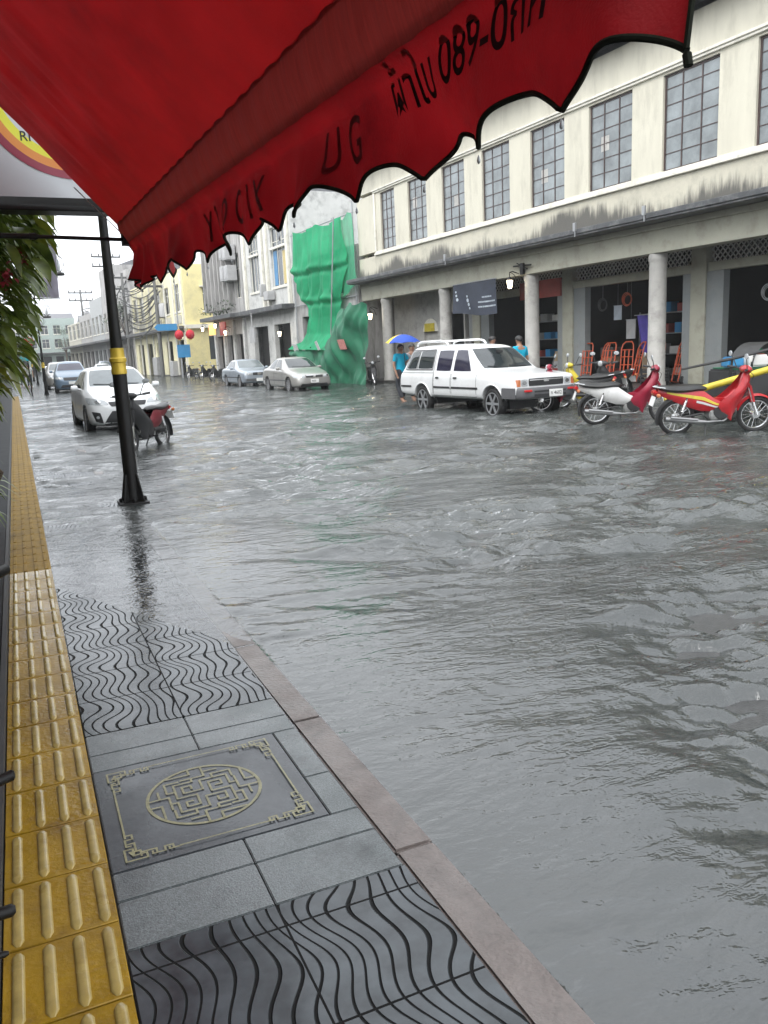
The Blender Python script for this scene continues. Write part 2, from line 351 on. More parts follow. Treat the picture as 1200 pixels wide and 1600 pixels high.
def wave_material():
    m = bpy.data.materials.new('wave_tile'); m.use_nodes = True; N = m.node_tree.nodes; L = m.node_tree.links; b = N['Principled BSDF']
    tc = N.new('ShaderNodeTexCoord'); sp = N.new('ShaderNodeSeparateXYZ'); L.new(tc.outputs['Object'], sp.inputs[0])
    x, y = sp.outputs[0], sp.outputs[1]
    no = N.new('ShaderNodeTexNoise'); no.inputs['Scale'].default_value = 2.6; no.inputs['Detail'].default_value = 1; L.new(tc.outputs['Object'], no.inputs['Vector'])
    ty = nmath(N, L, 'DIVIDE', nmath(N, L, 'SUBTRACT', y, 3.28), .36)
    # the wave repeats once per tile, swells across it
    tx = nmath(N, L, 'DIVIDE', nmath(N, L, 'SUBTRACT', x, .08), .395)
    env = nmath(N, L, 'ADD', nmath(N, L, 'MULTIPLY', nmath(N, L, 'SINE', nmath(N, L, 'MULTIPLY', tx, 6.283)), .22), .62)
    ph = nmath(N, L, 'ADD', nmath(N, L, 'MULTIPLY', ty, 6.283), nmath(N, L, 'MULTIPLY', tx, 1.1))
    sw = nmath(N, L, 'MULTIPLY', nmath(N, L, 'SINE', ph), env)
    warp = nmath(N, L, 'MULTIPLY', nmath(N, L, 'SINE', nmath(N, L, 'ADD', nmath(N, L, 'MULTIPLY', tx, 6.283), nmath(N, L, 'MULTIPLY', ty, 3.1))), .45)
    ph2 = nmath(N, L, 'ADD', nmath(N, L, 'ADD', nmath(N, L, 'MULTIPLY', tx, 9.2), nmath(N, L, 'ADD', sw, warp)), nmath(N, L, 'MULTIPLY', no.outputs['Fac'], 1.0))
    fr = nmath(N, L, 'ABSOLUTE', nmath(N, L, 'SUBTRACT', nmath(N, L, 'FRACT', ph2), .5))
    mr = N.new('ShaderNodeMapRange'); mr.interpolation_type = 'SMOOTHSTEP'; L.new(fr, mr.inputs[0])
    mr.inputs[1].default_value = .045; mr.inputs[2].default_value = .11; mr.inputs[3].default_value = 1; mr.inputs[4].default_value = 0
    jy = nmath(N, L, 'LESS_THAN', nmath(N, L, 'ABSOLUTE', nmath(N, L, 'SUBTRACT', nmath(N, L, 'FRACT', nmath(N, L, 'ADD', ty, .5)), .5)), .010)
    jx = nmath(N, L, 'LESS_THAN', nmath(N, L, 'ABSOLUTE', nmath(N, L, 'SUBTRACT', nmath(N, L, 'FRACT', nmath(N, L, 'ADD', tx, .5)), .5)), .008)
    gro = nmath(N, L, 'MAXIMUM', mr.outputs[0], nmath(N, L, 'MAXIMUM', jx, jy))
    n2 = N.new('ShaderNodeTexNoise'); n2.inputs['Scale'].default_value = 9; n2.inputs['Detail'].default_value = 7; L.new(tc.outputs['Object'], n2.inputs['Vector'])
    rp = N.new('ShaderNodeValToRGB'); rp.color_ramp.elements[0].position = .35; rp.color_ramp.elements[1].position = .68
    rp.color_ramp.elements[0].color = (.040, .047, .052, 1); rp.color_ramp.elements[1].color = (.090, .105, .115, 1); L.new(n2.outputs['Fac'], rp.inputs[0])
    mx = N.new('ShaderNodeMix'); mx.data_type = 'RGBA'; L.new(gro, mx.inputs['Factor']); L.new(rp.outputs[0], mx.inputs['A']); mx.inputs['B'].default_value = (.012, .012, .012, 1)  # dark reflections painted into the grooves as near-black; joints share the colour
    L.new(mx.outputs['Result'], b.inputs['Base Color'])
    L.new(nmath(N, L, 'ADD', nmath(N, L, 'MULTIPLY', gro, .45), nmath(N, L, 'ADD', .06, nmath(N, L, 'MULTIPLY', no.outputs['Fac'], .32))), b.inputs['Roughness'])
    L.new(nmath(N, L, 'SUBTRACT', .5, nmath(N, L, 'MULTIPLY', gro, .4)), b.inputs['Specular IOR Level'])
    hh = nmath(N, L, 'ADD', nmath(N, L, 'SUBTRACT', 1, gro), nmath(N, L, 'MULTIPLY', n2.outputs['Fac'], .25))
    bp = N.new('ShaderNodeBump'); bp.inputs['Strength'].default_value = .8; bp.inputs['Distance'].default_value = .008
    L.new(hh, bp.inputs['Height']); L.new(bp.outputs[0], b.inputs['Normal'])
    return m
M['wave'] = wave_material()
Y0, YA, YB, YC, YD, YE, YF = 1.935, 2.145, 2.285, 2.95, 3.09, 3.28, 90.
XL, XM, XR = .080, .475, .8665
def pave(name, m, y0, y1, n):
    g = MB(); g.grid(lambda a, b: (XL + b * (XR - XL), y0 + a * (y1 - y0), 0), n, 4)
    lay(g); return structure(g.build(name, m))
pave('wave_pavement', 'wave', -3, Y0 - .004, 12)
pave('wave_pavement', 'wave', YE + .004, YF, 160)
g = MB(); g.grid(lambda a, b: (-.9 + b * 1.77, -3 + a * 93, -.012), 120, 4); lay(g); structure(g.build('pavement_bed', 'mortar'))
def slab(x0, x1, y0, y1, m='slab', name='paving_slab', e=.0020):
    g = MB(); g.bb(x0 + e, x1 - e, y0 + e, y1 - e, -.03, 0); lay(g)
    return structure(g.build(name, m, bevel=.003))
for a, b in ((Y0, YA), (YA, YB), (YC, YD), (YD, YE)):
    slab(XL, XM, a, b); slab(XM, XR, a, b)
slab(.768, XR, YB, 2.553); slab(.768, XR, 2.553, YC)
slab(XL, .7675, YB, YC, 'medal', 'medallion_slab')
# yellow fret inlay of the medallion
g = MB(); zz = [.0012]
def stroke(pts, wd):
    for a, b in zip(pts, pts[1:]):
        a = Vector((*a, 0)); b = Vector((*b, 0)); d = (b - a).normalized(); n = Vector((-d.y, d.x, 0)) * wd / 2; e = d * wd / 2
        z = Vector((0, 0, zz[0])); zz[0] += .00002
        g.add([a - e - n + z, b + e - n + z, b + e + n + z, a - e + n + z], [(0, 1, 2, 3)])
CX, CY, CR = .425, 2.617, .192
ring = [(CX + CR * math.cos(i * math.pi / 36), CY + CR * math.sin(i * math.pi / 36)) for i in range(73)]
stroke(ring, .011)
U = .0475
quarter = [[(0, .55), (0, 1.95)], [(.55, .55), (.55, 1.4), (1.45, 1.4), (1.45, .75), (1.0, .75)], [(0, 1.95), (2.0, 1.95), (2.0, .55), (2.45, .55)],
           [(-1.3, 2.5), (.45, 2.5), (.45, 3.15), (1.5, 3.15)], [(1.0, 1.95), (1.0, 2.55), (2.4, 2.55), (2.4, 1.55)], [(-.55, 3.15), (-.55, 3.9)], [(.45, 3.15), (.45, 3.9)],
           [(-.95, .55), (0.0, .55)], [(-2.3, 3.15), (-.55, 3.15)]]
for k in range(4):
    c, s = math.cos(k * math.pi / 2), math.sin(k * math.pi / 2)
    for q in quarter:
        q = [(min(max(a, -4), 4), b) for a, b in q]
        pts = [(CX + U * (a * c - b * s), CY + U * (a * s + b * c)) for a, b in q]
        pts = [p for p in pts if math.hypot(p[0] - CX, p[1] - CY) < CR - .004]
        if len(pts) > 1: stroke(pts, .0075)
U2 = .021
corner = [[(0, 3.0), (0, 0), (3.0, 0)], [(3.0, 0), (3.0, 1.2), (1.1, 1.2), (1.1, 2.1), (2.2, 2.1), (2.2, .7)], [(0, 3.0), (1.2, 3.0), (1.2, 1.1), (.7, 2.2), (2.1, 2.2)],
          [(2.2, 1.6), (4.4, 1.6), (4.4, .4), (3.8, .4), (3.8, 1.0)], [(1.6, 2.2), (1.6, 4.4), (.4, 4.4), (.4, 3.8), (1.0, 3.8)],
          [(4.4, .4), (5.6, .4), (5.6, 1.5), (6.8, 1.5), (6.8, .5), (6.2, .5), (6.2, 1.0)], [(.4, 4.4), (.4, 5.6), (1.5, 5.6), (1.5, 6.8), (.5, 6.8), (.5, 6.2)], [(6.8, .5), (7.8, .5)], [(.5, 6.8), (.5, 7.8)]]
X0, X1, Z0, Z1 = .128, .722, 2.322, 2.905
for sx in (0, 1):
    for sy in (0, 1):
        for q in corner:
            stroke([((X0 + a * U2) if not sx else (X1 - a * U2), (Z0 + b * U2) if not sy else (Z1 - b * U2)) for a, b in q], .0065)
for sy in (0, 1):
    yy = Z0 + .5 * U2 if not sy else Z1 - .5 * U2; stroke([(X0 + 7.8 * U2, yy), (X1 - 7.8 * U2, yy)], .0062)
    xx = X0 + .5 * U2 if not sy else X1 - .5 * U2; stroke([(xx, Z0 + 7.8 * U2), (xx, Z1 - 7.8 * U2)], .0062)
lay(g); structure(g.build('medallion_inlay', 'inlay', smooth=False))
# kerb
g = MB()
yy = -3.
while yy < 90:
    ln = 1.0 if yy < 12 else 6.0
    g.bb(.868, .998, yy + .002, yy + ln - .002, -.14, .001); yy += ln
lay(g); structure(g.build('kerb', 'kerb', bevel=.008))
# tactile strip: square yellow tiles with four raised bars each
M['tactfar'] = mat('silted_tactile_tile', (.30, .178, .020), .5, var=.25, scale=7, spec=.08, dirt=(.17, .10, .018), dscale=4, bump=.2, bscale=40)
g = MB(); gf = MB(); h = MB(); TP = .2875
for i in range(-4, 150):
    y0 = 2.06 + (i - 1) * TP
    (g if i < 16 else gf).bb(-.208, .076, y0 + .003, y0 + TP - .003, -.03, .006)
    for x in (-.172, -.100, -.028, .044):
        n = 9
        def barf(a, b, x=x, y0=y0):
            e = min(1, min(a, 1 - a) * 14) ** .5 if 0 < a < 1 else 0
            q = math.pi * b
            return (x + (.0155 * (.35 + .65 * e)) * math.cos(q), y0 + .012 + a * (TP - .024), .006 + .0065 * e * math.sin(q) ** .7 if 0 < b < 1 else .0055)
        if i < 16: h.grid(barf, 14, 6)
        else: gf.bb(x - .0125, x + .0125, y0 + .012, y0 + TP - .012, .0062, .0115)
lay(g, -.003); structure(g.build('tactile_paving', 'tact', bevel=.002, seg=1)); lay(gf, -.003); structure(gf.build('tactile_paving', 'tactfar', bevel=.002, seg=1)); lay(h, -.003); structure(h.build('tactile_bars', 'tbar', ang=60))
g = MB(); g.bb(-.236, -.212, -3, 90, -.08, .012); lay(g); structure(g.build('step_edging', 'darkcast', smooth=False))
g = MB(); g.bb(-6., -.240, -3, 90, -.12, .05); structure(g.build('shop_step', 'darkstep', smooth=False))

# ------------------------------------------------------------------ flood water
def water():
    ys = [-23., -3.]; y = .6
    while y < 150: ys.append(y); y += max(.014, .0052 * y)
    ys += [190., 255.]
    ys = np.array(ys)
    th = np.linspace(-.12, 1.0, 330)
    tn = np.tan(th)
    rows = []
    for y in ys:
        yy = max(y, .6)
        x = tn * (yy + .7)
        x = np.clip(x, -.236, 60.); x[0] = -.236
        # strictly growing columns where the clip flattened them
        k = np.searchsorted(x, -.2359, side='right')
        if k > 1: x[:k] = np.linspace(-.236, -.236 + 1e-4 * k, k)
        x = np.maximum.accumulate(x + np.arange(len(x)) * 1e-6)
        rows.append(np.concatenate([x, [max(60., x[-1] + 2), 106.]]))
    X = np.array(rows); Y = np.repeat(ys[:, None], X.shape[1], 1)
    Z = np.zeros_like(X)
    cell = np.maximum(.014, .0065 * np.maximum(Y, .6))
    def sm(a, b, t): t = np.clip((t - a) / (b - a), 0, 1); return t * t * (3 - 2 * t)
    depth = np.where(X < .93, .045 - np.maximum(.045 - .006 * 0, 0), 0)
    pzv = np.maximum(.015 - .006 * (Y - 1.5) + .013 * (.9 - X), -.045)
    dep = np.where(X < 1.0, np.clip(-pzv, 0, 1), .09)
    # rougher out in the road, calm beside the kerb
    amp = .16 + .84 * np.maximum(sm(1.05, 2.6, X - .05 * Y) * sm(.8, 3.0, Y + .75 * X), .75 * sm(6, 11, Y))
    amp = amp * np.clip(dep / .05, .02, 1) * np.where(X < .09, .05, 1.)
    big = np.zeros_like(X)
    for k in range(9):
        a = rng.uniform(0, 6.28); lam = rng.uniform(1.2, 4.)
        big += np.sin((X * math.cos(a) + Y * math.sin(a)) * 6.283 / lam + rng.uniform(0, 6.28))
    amp *= np.clip(.75 + .30 * big, .10, 1.8)
    base = math.pi / 2 - R(20)
    for k in range(64):
        lam = .10 * (13 ** (k / 63.)); a = base + rng.normal(0, .55)
        kx, ky = math.cos(a) * 6.283 / lam, math.sin(a) * 6.283 / lam
        ph = rng.uniform(0, 6.28)
        wob = .9 * np.sin(X * rng.uniform(.5, 1.8) + Y * rng.uniform(-1, 1) + ph) + .7 * np.sin(Y * rng.uniform(.5, 1.6) + ph * 2)
        s = np.sin(kx * X + ky * Y + ph + wob)
        h = (np.abs((s + 1) / 2) ** 1.7 * 2 - 1)
        Z += h * .0066 * lam ** .72 * np.clip((lam / cell - 2.2) / 2.5, 0, 1)
    Z *= amp * np.clip(1.25 - Y / 60., .35, 1)
    Z[:2] = 0; Z[-2:] = 0; Z[:, -2:] = 0; Z[:, 0] = 0
    me = bpy.data.meshes.new('water'); n, w_ = X.shape
    co = np.stack([X, Y, Z], -1).reshape(-1, 3)
    idx = np.arange(n * w_).reshape(n, w_)
    fs = np.stack([idx[:-1, :-1], idx[:-1, 1:], idx[1:, 1:], idx[1:, :-1]], -1).reshape(-1, 4)
    me.vertices.add(len(co)); me.vertices.foreach_set('co', co.ravel())
    me.loops.add(fs.size); me.loops.foreach_set('vertex_index', fs.ravel().astype(np.int32))
    me.polygons.add(len(fs)); me.polygons.foreach_set('loop_start', np.arange(0, fs.size, 4, dtype=np.int32)); me.polygons.foreach_set('loop_total', np.full(len(fs), 4, dtype=np.int32))
    me.update(calc_edges=True); me.validate()
    for p in me.polygons: p.use_smooth = True
    m = bpy.data.materials.new('flood_water'); m.use_nodes = True; N = m.node_tree.nodes; L = m.node_tree.links; N.remove(N['Principled BSDF'])
    tc = N.new('ShaderNodeTexCoord'); sp = N.new('ShaderNodeSeparateXYZ'); L.new(tc.outputs['Object'], sp.inputs[0])
    x, y = sp.outputs[0], sp.outputs[1]
    def nz(scale, rot, st, det, rough=.55):
        mp = N.new('ShaderNodeMapping'); L.new(tc.outputs['Object'], mp.inputs[0]); mp.inputs['Rotation'].default_value = (0, 0, rot); mp.inputs['Scale'].default_value = st
        q = N.new('ShaderNodeTexNoise'); q.inputs['Scale'].default_value = scale; q.inputs['Detail'].default_value = det; q.inputs['Roughness'].default_value = rough; q.inputs['Distortion'].default_value = .6
        L.new(mp.outputs[0], q.inputs['Vector']); return q.outputs['Fac']
    a = nz(1.7, R(20), (1, 2.4, 1), 4); b2 = nz(9, R(14), (1, 2.0, 1), 3); c = nz(38, R(30), (1, 1.3, 1), 2); pat = nz(.35, 0, (1, 1, 1), 3)
    calm = N.new('ShaderNodeMapRange'); calm.interpolation_type = 'SMOOTHSTEP'
    L.new(nmath(N, L, 'SUBTRACT', x, nmath(N, L, 'MULTIPLY', y, .05)), calm.inputs[0]); calm.inputs[1].default_value = .9; calm.inputs[2].default_value = 3.2; calm.inputs[3].default_value = .25; calm.inputs[4].default_value = 1
    far = N.new('ShaderNodeMapRange'); L.new(y, far.inputs[0]); far.inputs[1].default_value = 4; far.inputs[2].default_value = 60; far.inputs[3].default_value = 1; far.inputs[4].default_value = .8
    rgh = N.new('ShaderNodeMapRange'); rgh.interpolation_type = 'SMOOTHSTEP'; L.new(y, rgh.inputs[0]); rgh.inputs[1].default_value = 4.6; rgh.inputs[2].default_value = 9; rgh.inputs[3].default_value = 0; rgh.inputs[4].default_value = .9
    calmv = nmath(N, L, 'MAXIMUM', calm.outputs[0], rgh.outputs[0])
    hgt = nmath(N, L, 'ADD', nmath(N, L, 'MULTIPLY', a, 1.2), nmath(N, L, 'ADD', nmath(N, L, 'MULTIPLY', b2, .42), nmath(N, L, 'MULTIPLY', c, .10)))
    bp = N.new('ShaderNodeBump'); bp.inputs['Distance'].default_value = .05
    L.new(nmath(N, L, 'MULTIPLY', nmath(N, L, 'MULTIPLY', calmv, far.outputs[0]), nmath(N, L, 'ADD', .35, pat)), bp.inputs['Strength']); L.new(hgt, bp.inputs['Height'])
    # pitted by rain everywhere, even where it is calm
    vo = N.new('ShaderNodeTexVoronoi'); vo.inputs['Scale'].default_value = 17; vo.feature = 'DISTANCE_TO_EDGE' if False else 'F1'; L.new(tc.outputs['Object'], vo.inputs['Vector'])
    ringp = nmath(N, L, 'MULTIPLY', nmath(N, L, 'SINE', nmath(N, L, 'MULTIPLY', vo.outputs['Distance'], 34.)), nmath(N, L, 'SUBTRACT', 1., nmath(N, L, 'MINIMUM', nmath(N, L, 'MULTIPLY', vo.outputs['Distance'], 2.6), 1.)))
    bp2 = N.new('ShaderNodeBump'); bp2.inputs['Distance'].default_value = .004; bp2.inputs['Strength'].default_value = .12
    L.new(ringp, bp2.inputs['Height']); L.new(bp.outputs[0], bp2.inputs['Normal'])
    nrm = bp2.outputs[0]
    # how much of the ground shows through depends on how deep the water stands there
    pzs = nmath(N, L, 'ADD', nmath(N, L, 'MULTIPLY', nmath(N, L, 'SUBTRACT', y, 1.5), .006), nmath(N, L, 'SUBTRACT', nmath(N, L, 'MULTIPLY', nmath(N, L, 'SUBTRACT', x, .9), .013), .015))
    dp = nmath(N, L, 'MINIMUM', nmath(N, L, 'MAXIMUM', pzs, 0), .045)
    dp = nmath(N, L, 'ADD', dp, nmath(N, L, 'MULTIPLY', nmath(N, L, 'GREATER_THAN', x, 1.0), .06))
    onstrip = nmath(N, L, 'LESS_THAN', x, .08)
    dp = nmath(N, L, 'MINIMUM', dp, nmath(N, L, 'SUBTRACT', 1.006, onstrip))
    tr = nmath(N, L, 'POWER', 2.718, nmath(N, L, 'MULTIPLY', dp, -45.))
    df = N.new('ShaderNodeBsdfDiffuse')
    rp = N.new('ShaderNodeValToRGB'); rp.color_ramp.elements[0].position = .35; rp.color_ramp.elements[1].position = .7
    rp.color_ramp.elements[0].color = (.040, .045, .043, 1); rp.color_ramp.elements[1].color = (.070, .077, .073, 1); L.new(pat, rp.inputs[0]); L.new(rp.outputs[0], df.inputs[0])
    tp = N.new('ShaderNodeBsdfTransparent'); gl = N.new('ShaderNodeBsdfGlossy'); gl.inputs['Roughness'].default_value = .04
    L.new(nrm, gl.inputs['Normal'])
    fr = N.new('ShaderNodeFresnel'); fr.inputs[0].default_value = 1.95; L.new(nrm, fr.inputs['Normal'])
    m1 = N.new('ShaderNodeMixShader'); L.new(tr, m1.inputs[0]); L.new(df.outputs[0], m1.inputs[1]); L.new(tp.outputs[0], m1.inputs[2])
    m2 = N.new('ShaderNodeMixShader'); L.new(fr.outputs[0], m2.inputs[0]); L.new(m1.outputs[0], m2.inputs[1]); L.new(gl.outputs[0], m2.inputs[2])
    L.new(m2.outputs[0], N['Material Output'].inputs['Surface'])
    me.materials.append(m)
    return structure(link('water', me, None))
water()
# ------------------------------------------------------------------ buildings on the far side (local axes: x into the row, y along the street)
def wall_holes(mb, s0, s1, z0, z1, holes, v0, th):
    ss = sorted({s0, s1, *[h[0] for h in holes], *[h[1] for h in holes]}); ss = [s for s in ss if s0 <= s <= s1]
    for a, b in zip(ss, ss[1:]):
        hs_ = sorted([(max(h[2], z0), min(h[3], z1)) for h in holes if h[0] < (a + b) / 2 < h[1]])
        z = z0
        for lo, hi in hs_ + [(z1, z1)]:
            if lo > z + 1e-4: mb.bb(v0, v0 + th, a, b, z, lo)
            z = max(z, hi)
    return mb
def window(parent, s0, s1, z0, z1, v, cols, rows, fm='frame_dark', gm='glass_win', fr=.05, mu=.022, name='window'):
    g = MB(); d = .05
    g.bb(v, v + d, s0, s1, z0, z0 + fr); g.bb(v, v + d, s0, s1, z1 - fr, z1)
    g.bb(v, v + d, s0, s0 + fr, z0 + fr, z1 - fr); g.bb(v, v + d, s1 - fr, s1, z0 + fr, z1 - fr)
    wsum = sum(cols); s = s0 + fr; W = s1 - s0 - 2 * fr
    for c in cols[:-1]:
        s += W * c / wsum; g.bb(v + .004, v + d - .004, s - mu * .8, s + mu * .8, z0 + fr, z1 - fr)
    rsum = sum(rows); z = z0 + fr; H = z1 - z0 - 2 * fr
    for r in rows[:-1]:
        z += H * r / rsum; g.bb(v + .008, v + d - .008, s0 + fr, s1 - fr, z - mu / 2, z + mu / 2)
    o = g.build(name, fm, parent, smooth=False)
    p = MB(); p.bb(v + .022, v + .032, s0 + fr * .5, s1 - fr * .5, z0 + fr * .5, z1 - fr * .5)
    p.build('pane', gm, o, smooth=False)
    return o
def stain_material(name, base, z0, z1, dark=(.075, .072, .066), fs=1.7):
    m = mat(name, base, .75, var=.06, scale=1.4, bump=.15, bscale=30, dirt=tuple(.66 * c for c in base), dscale=1.1)
    nt = m.node_tree; N = nt.nodes; L = nt.links; b = N['Principled BSDF']
    src = b.inputs['Base Color'].links[0].from_socket
    tc = [n for n in N if n.type == 'TEX_COORD'][0]
    sp = N.new('ShaderNodeSeparateXYZ'); L.new(tc.outputs['Object'], sp.inputs[0])
    def nn(st, sc, det):
        mp = N.new('ShaderNodeMapping'); mp.inputs['Scale'].default_value = st; L.new(tc.outputs['Object'], mp.inputs[0])
        n = N.new('ShaderNodeTexNoise'); n.inputs['Scale'].default_value = sc; n.inputs['Detail'].default_value = det; n.inputs['Roughness'].default_value = .65; L.new(mp.outputs[0], n.inputs['Vector']); return n.outputs['Fac']
    streak = nn((1, 1, .12), 9, 4); clump = nn((1, 1, .3), .45, 3)
    t = N.new('ShaderNodeMapRange'); L.new(sp.outputs[2], t.inputs[0]); t.inputs[1].default_value = z0; t.inputs[2].default_value = z1; t.inputs[3].default_value = 1.; t.inputs[4].default_value = 0.; t.clamp = True
    k = nmath(N, L, 'ADD', nmath(N, L, 'MULTIPLY', t.outputs[0], .85), nmath(N, L, 'ADD', nmath(N, L, 'MULTIPLY', streak, .75), nmath(N, L, 'MULTIPLY', clump, fs)))
    r = N.new('ShaderNodeMapRange'); r.interpolation_type = 'SMOOTHSTEP'; L.new(k, r.inputs[0])
    r.inputs[1].default_value = 1.50; r.inputs[2].default_value = 1.92
    f = nmath(N, L, 'MULTIPLY', r.outputs[0], nmath(N, L, 'MINIMUM', nmath(N, L, 'MULTIPLY', t.outputs[0], 6.), .93))
    mx = N.new('ShaderNodeMix'); mx.data_type = 'RGBA'; L.new(f, mx.inputs['Factor']); L.new(src, mx.inputs['A']); mx.inputs['B'].default_value = (*dark, 1)
    L.new(mx.outputs['Result'], b.inputs['Base Color'])
    return m
M['cream_stain'] = stain_material('mould_streaked_cream_render', (.50, .475, .385), 4.5, 5.45, fs=1.9)

main = thing('arcade_building', 'long cream two storey arcade building with steel windows and round columns', 'building', P0, ANG)
S0, S1 = -14., 17.7
WIN = [(14.15, 15.42), (11.57, 13.02), (8.88, 10.42), (6.17, 7.77), (3.41, 5.06), (.62, 2.34), (-2.24, -.47), (-5.1, -3.3), (-7.9, -6.1), (-10.7, -8.9)]
g = MB(); g.bb(0, .3, S0, S1, 4.6, 5.55); g.build('stained_band', 'cream_stain', main, smooth=False)
g = MB(); wall_holes(g, S0, S1, 5.72, 8.13, [(a, b, 5.72, 8.07) for a, b in WIN], .0, .3)
g.bb(0, .3, S0, S1, 8.27, 9.26); g.bb(.3, 9, S1 - .3, S1, 3.9, 9.26); g.bb(.3, 9, S0, S0 + .3, 3.9, 9.26); g.bb(8.7, 9, S0 + .3, S1 - .3, .1, 9.26)
g.build('wall', 'cream', main, smooth=False)
g = MB()
g.bb(-.07, .3, S0, 16.02, 8.13, 8.20); g.bb(-.11, .3, S0, 16.06, 8.20, 8.27)
g.bb(-.09, .3, S0, 16.04, 5.55, 5.64); g.bb(-.05, .3, S0, 16.0, 5.64, 5.72); g.bb(-.06, -.002, 15.86, 16.0, 5.72, 8.13)
g.build('moulding', 'white_trim', main, bevel=.012, seg=1)
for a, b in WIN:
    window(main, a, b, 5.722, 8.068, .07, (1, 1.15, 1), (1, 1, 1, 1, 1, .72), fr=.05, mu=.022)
for a, z in ((9.55, 6.75), (4.45, 6.6), (1.75, 6.95), (12.6, 7.2)):
    g = MB(); g.bb(.088, .091, a - .16, a + .16, z - .2, z + .2); g.build('window_paper', 'column', main, smooth=False)
g = MB(); g.bb(-.62, 0.0, S0, S1 + .15, 4.46, 4.52); g.bb(-.66, -.54, S0, S1 + .15, 4.52, 4.66); g.bb(-.54, -.002, S0, S1 + .15, 4.52, 4.575)
g.build('canopy', 'gutter', main, bevel=.012, seg=1)
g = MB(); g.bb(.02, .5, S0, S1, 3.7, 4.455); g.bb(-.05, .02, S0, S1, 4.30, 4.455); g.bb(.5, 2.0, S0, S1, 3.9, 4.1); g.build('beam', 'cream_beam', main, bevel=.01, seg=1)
COLS = [-11.25, -5.7, -.15, 5.4, 10.85, 15.75]
for s in COLS:
    g = MB(); g.lathe([(.27, .02), (.27, .22), (.245, .26), (.235, 3.45), (.245, 3.5), (.26, 3.54), (.26, 3.6), (.25, 3.7)], (.28, s, 0), 28)
    g.build('column', 'column', main, ang=50)
g = MB()                                                    # roof
for i in range(34):
    pass
g.add([(-.55, S0, 9.27), (-.55, S1 + .3, 9.27), (4.6, S1 + .3, 11.5), (4.6, S0, 11.5), (-.55, S0, 9.35), (-.55, S1 + .3, 9.35), (4.6, S1 + .3, 11.59), (4.6, S0, 11.59), (9.5, S0, 9.27), (9.5, S1 + .3, 9.27)],
      [(0, 1, 2, 3), (4, 7, 6, 5), (0, 4, 5, 1), (1, 5, 6, 2), (0, 3, 7, 4), (7, 8, 9, 6), (3, 2, 9, 8)])
for i in range(108):
    s = S0 + .15 + i * .295; g.tube([(-.57, s, 9.36), (4.6, s, 11.6)], .055, 6)
g.build('roof', 'roof', main, smooth=False)
# shop fronts behind the arcade
VF = 1.5
for k, s in enumerate([-11.55, -6.0, -.45, 5.05, 10.55]):
    lat = MB(); li = MB()
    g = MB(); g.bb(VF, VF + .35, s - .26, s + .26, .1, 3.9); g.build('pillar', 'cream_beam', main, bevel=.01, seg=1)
    for a, b in ((s - .82, s - .262), (s + .262, s + .58)):
        blk = MB(); blk.bb(VF + .06, VF + .3, a, b, .1, 3.18)
        for zj in np.arange(.5, 3.1, .4): blk.bb(VF + .052, VF + .0595, a, b, zj, zj + .012)
        blk.build('block_facing', 'block', main, smooth=False)
    nxt = s + 5.5
    if k < 4:
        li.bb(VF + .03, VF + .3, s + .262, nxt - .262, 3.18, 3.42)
        a, b = s + .262, nxt - .262; z0, z1 = 3.42, 3.9; n = 30
        for i in range(-4, n + 1):
            for sg in (1, -1):
                w0 = a + (b - a) * i / n; dx = (z1 - z0) * .9
                p = [(w0, z0), (w0 + dx, z1)] if sg > 0 else [(w0 + dx, z0), (w0, z1)]
                (xa, za), (xb, zb) = p
                def clip(xa, za, xb, zb):
                    pts = []
                    for t in np.linspace(0, 1, 21):
                        x = xa + (xb - xa) * t
                        if a <= x <= b: pts.append((x, za + (zb - za) * t))
                    return pts
                q = clip(xa, za, xb, zb)
                if len(q) > 2: lat.bar((VF + .16 + .010 * sg, *q[0]), (VF + .16 + .010 * sg, *q[-1]), .026, .024)
        li.build('lintel', 'cream_beam', main, bevel=.01, seg=1); lat.build('vent_lattice', 'greywhite', main, smooth=False)
g = MB(); wall_holes(g, 11.4, S1 - .3, .1, 3.9, [(11.5, 12.75, .1, 2.9), (13.55, 14.7, .1, 2.35)], VF + .05, .25)
g.build('wall', 'column', main, smooth=False)
g = MB(); g.bb(VF + .16, VF + .24, 13.55, 14.7, .1, 2.35); g.build('door', 'column', main, smooth=False)
g = MB(); g.prism([(math.cos(i * math.pi / 16) * .62 + 14.12, 2.15 + math.sin(i * math.pi / 16) * .55) for i in range(17)], VF + .02, VF + .12, 'X'); g.build('arch_panel', 'white_trim', main)
g = MB(); g.bb(VF - .02, VF + .018, 13.75, 14.55, 2.15, 2.5); g.build('shop_sign', 'yellow', main, smooth=False)
g = MB()
for s in (-11.55, -6.0, -.45, 5.05, 10.55): g.bb(VF + .36, 8.6, s - .07, s + .07, .1, 3.9)
g.bb(8.5, 8.69, S0 + .3, S1 - .3, .1, 3.9); g.bb(2.0, 8.6, S0 + .3, S1 - .3, 3.9, 4.1)
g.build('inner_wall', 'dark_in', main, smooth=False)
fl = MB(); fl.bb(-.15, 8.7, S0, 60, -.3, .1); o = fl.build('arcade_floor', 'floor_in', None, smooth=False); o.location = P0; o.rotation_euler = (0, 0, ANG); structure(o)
fl = MB(); fl.bb(-2.6, -.152, -16, 110, -.3, -.035); o = fl.build('far_pavement', 'asphalt', None, smooth=False); o.location = P0; o.rotation_euler = (0, 0, ANG); structure(o)
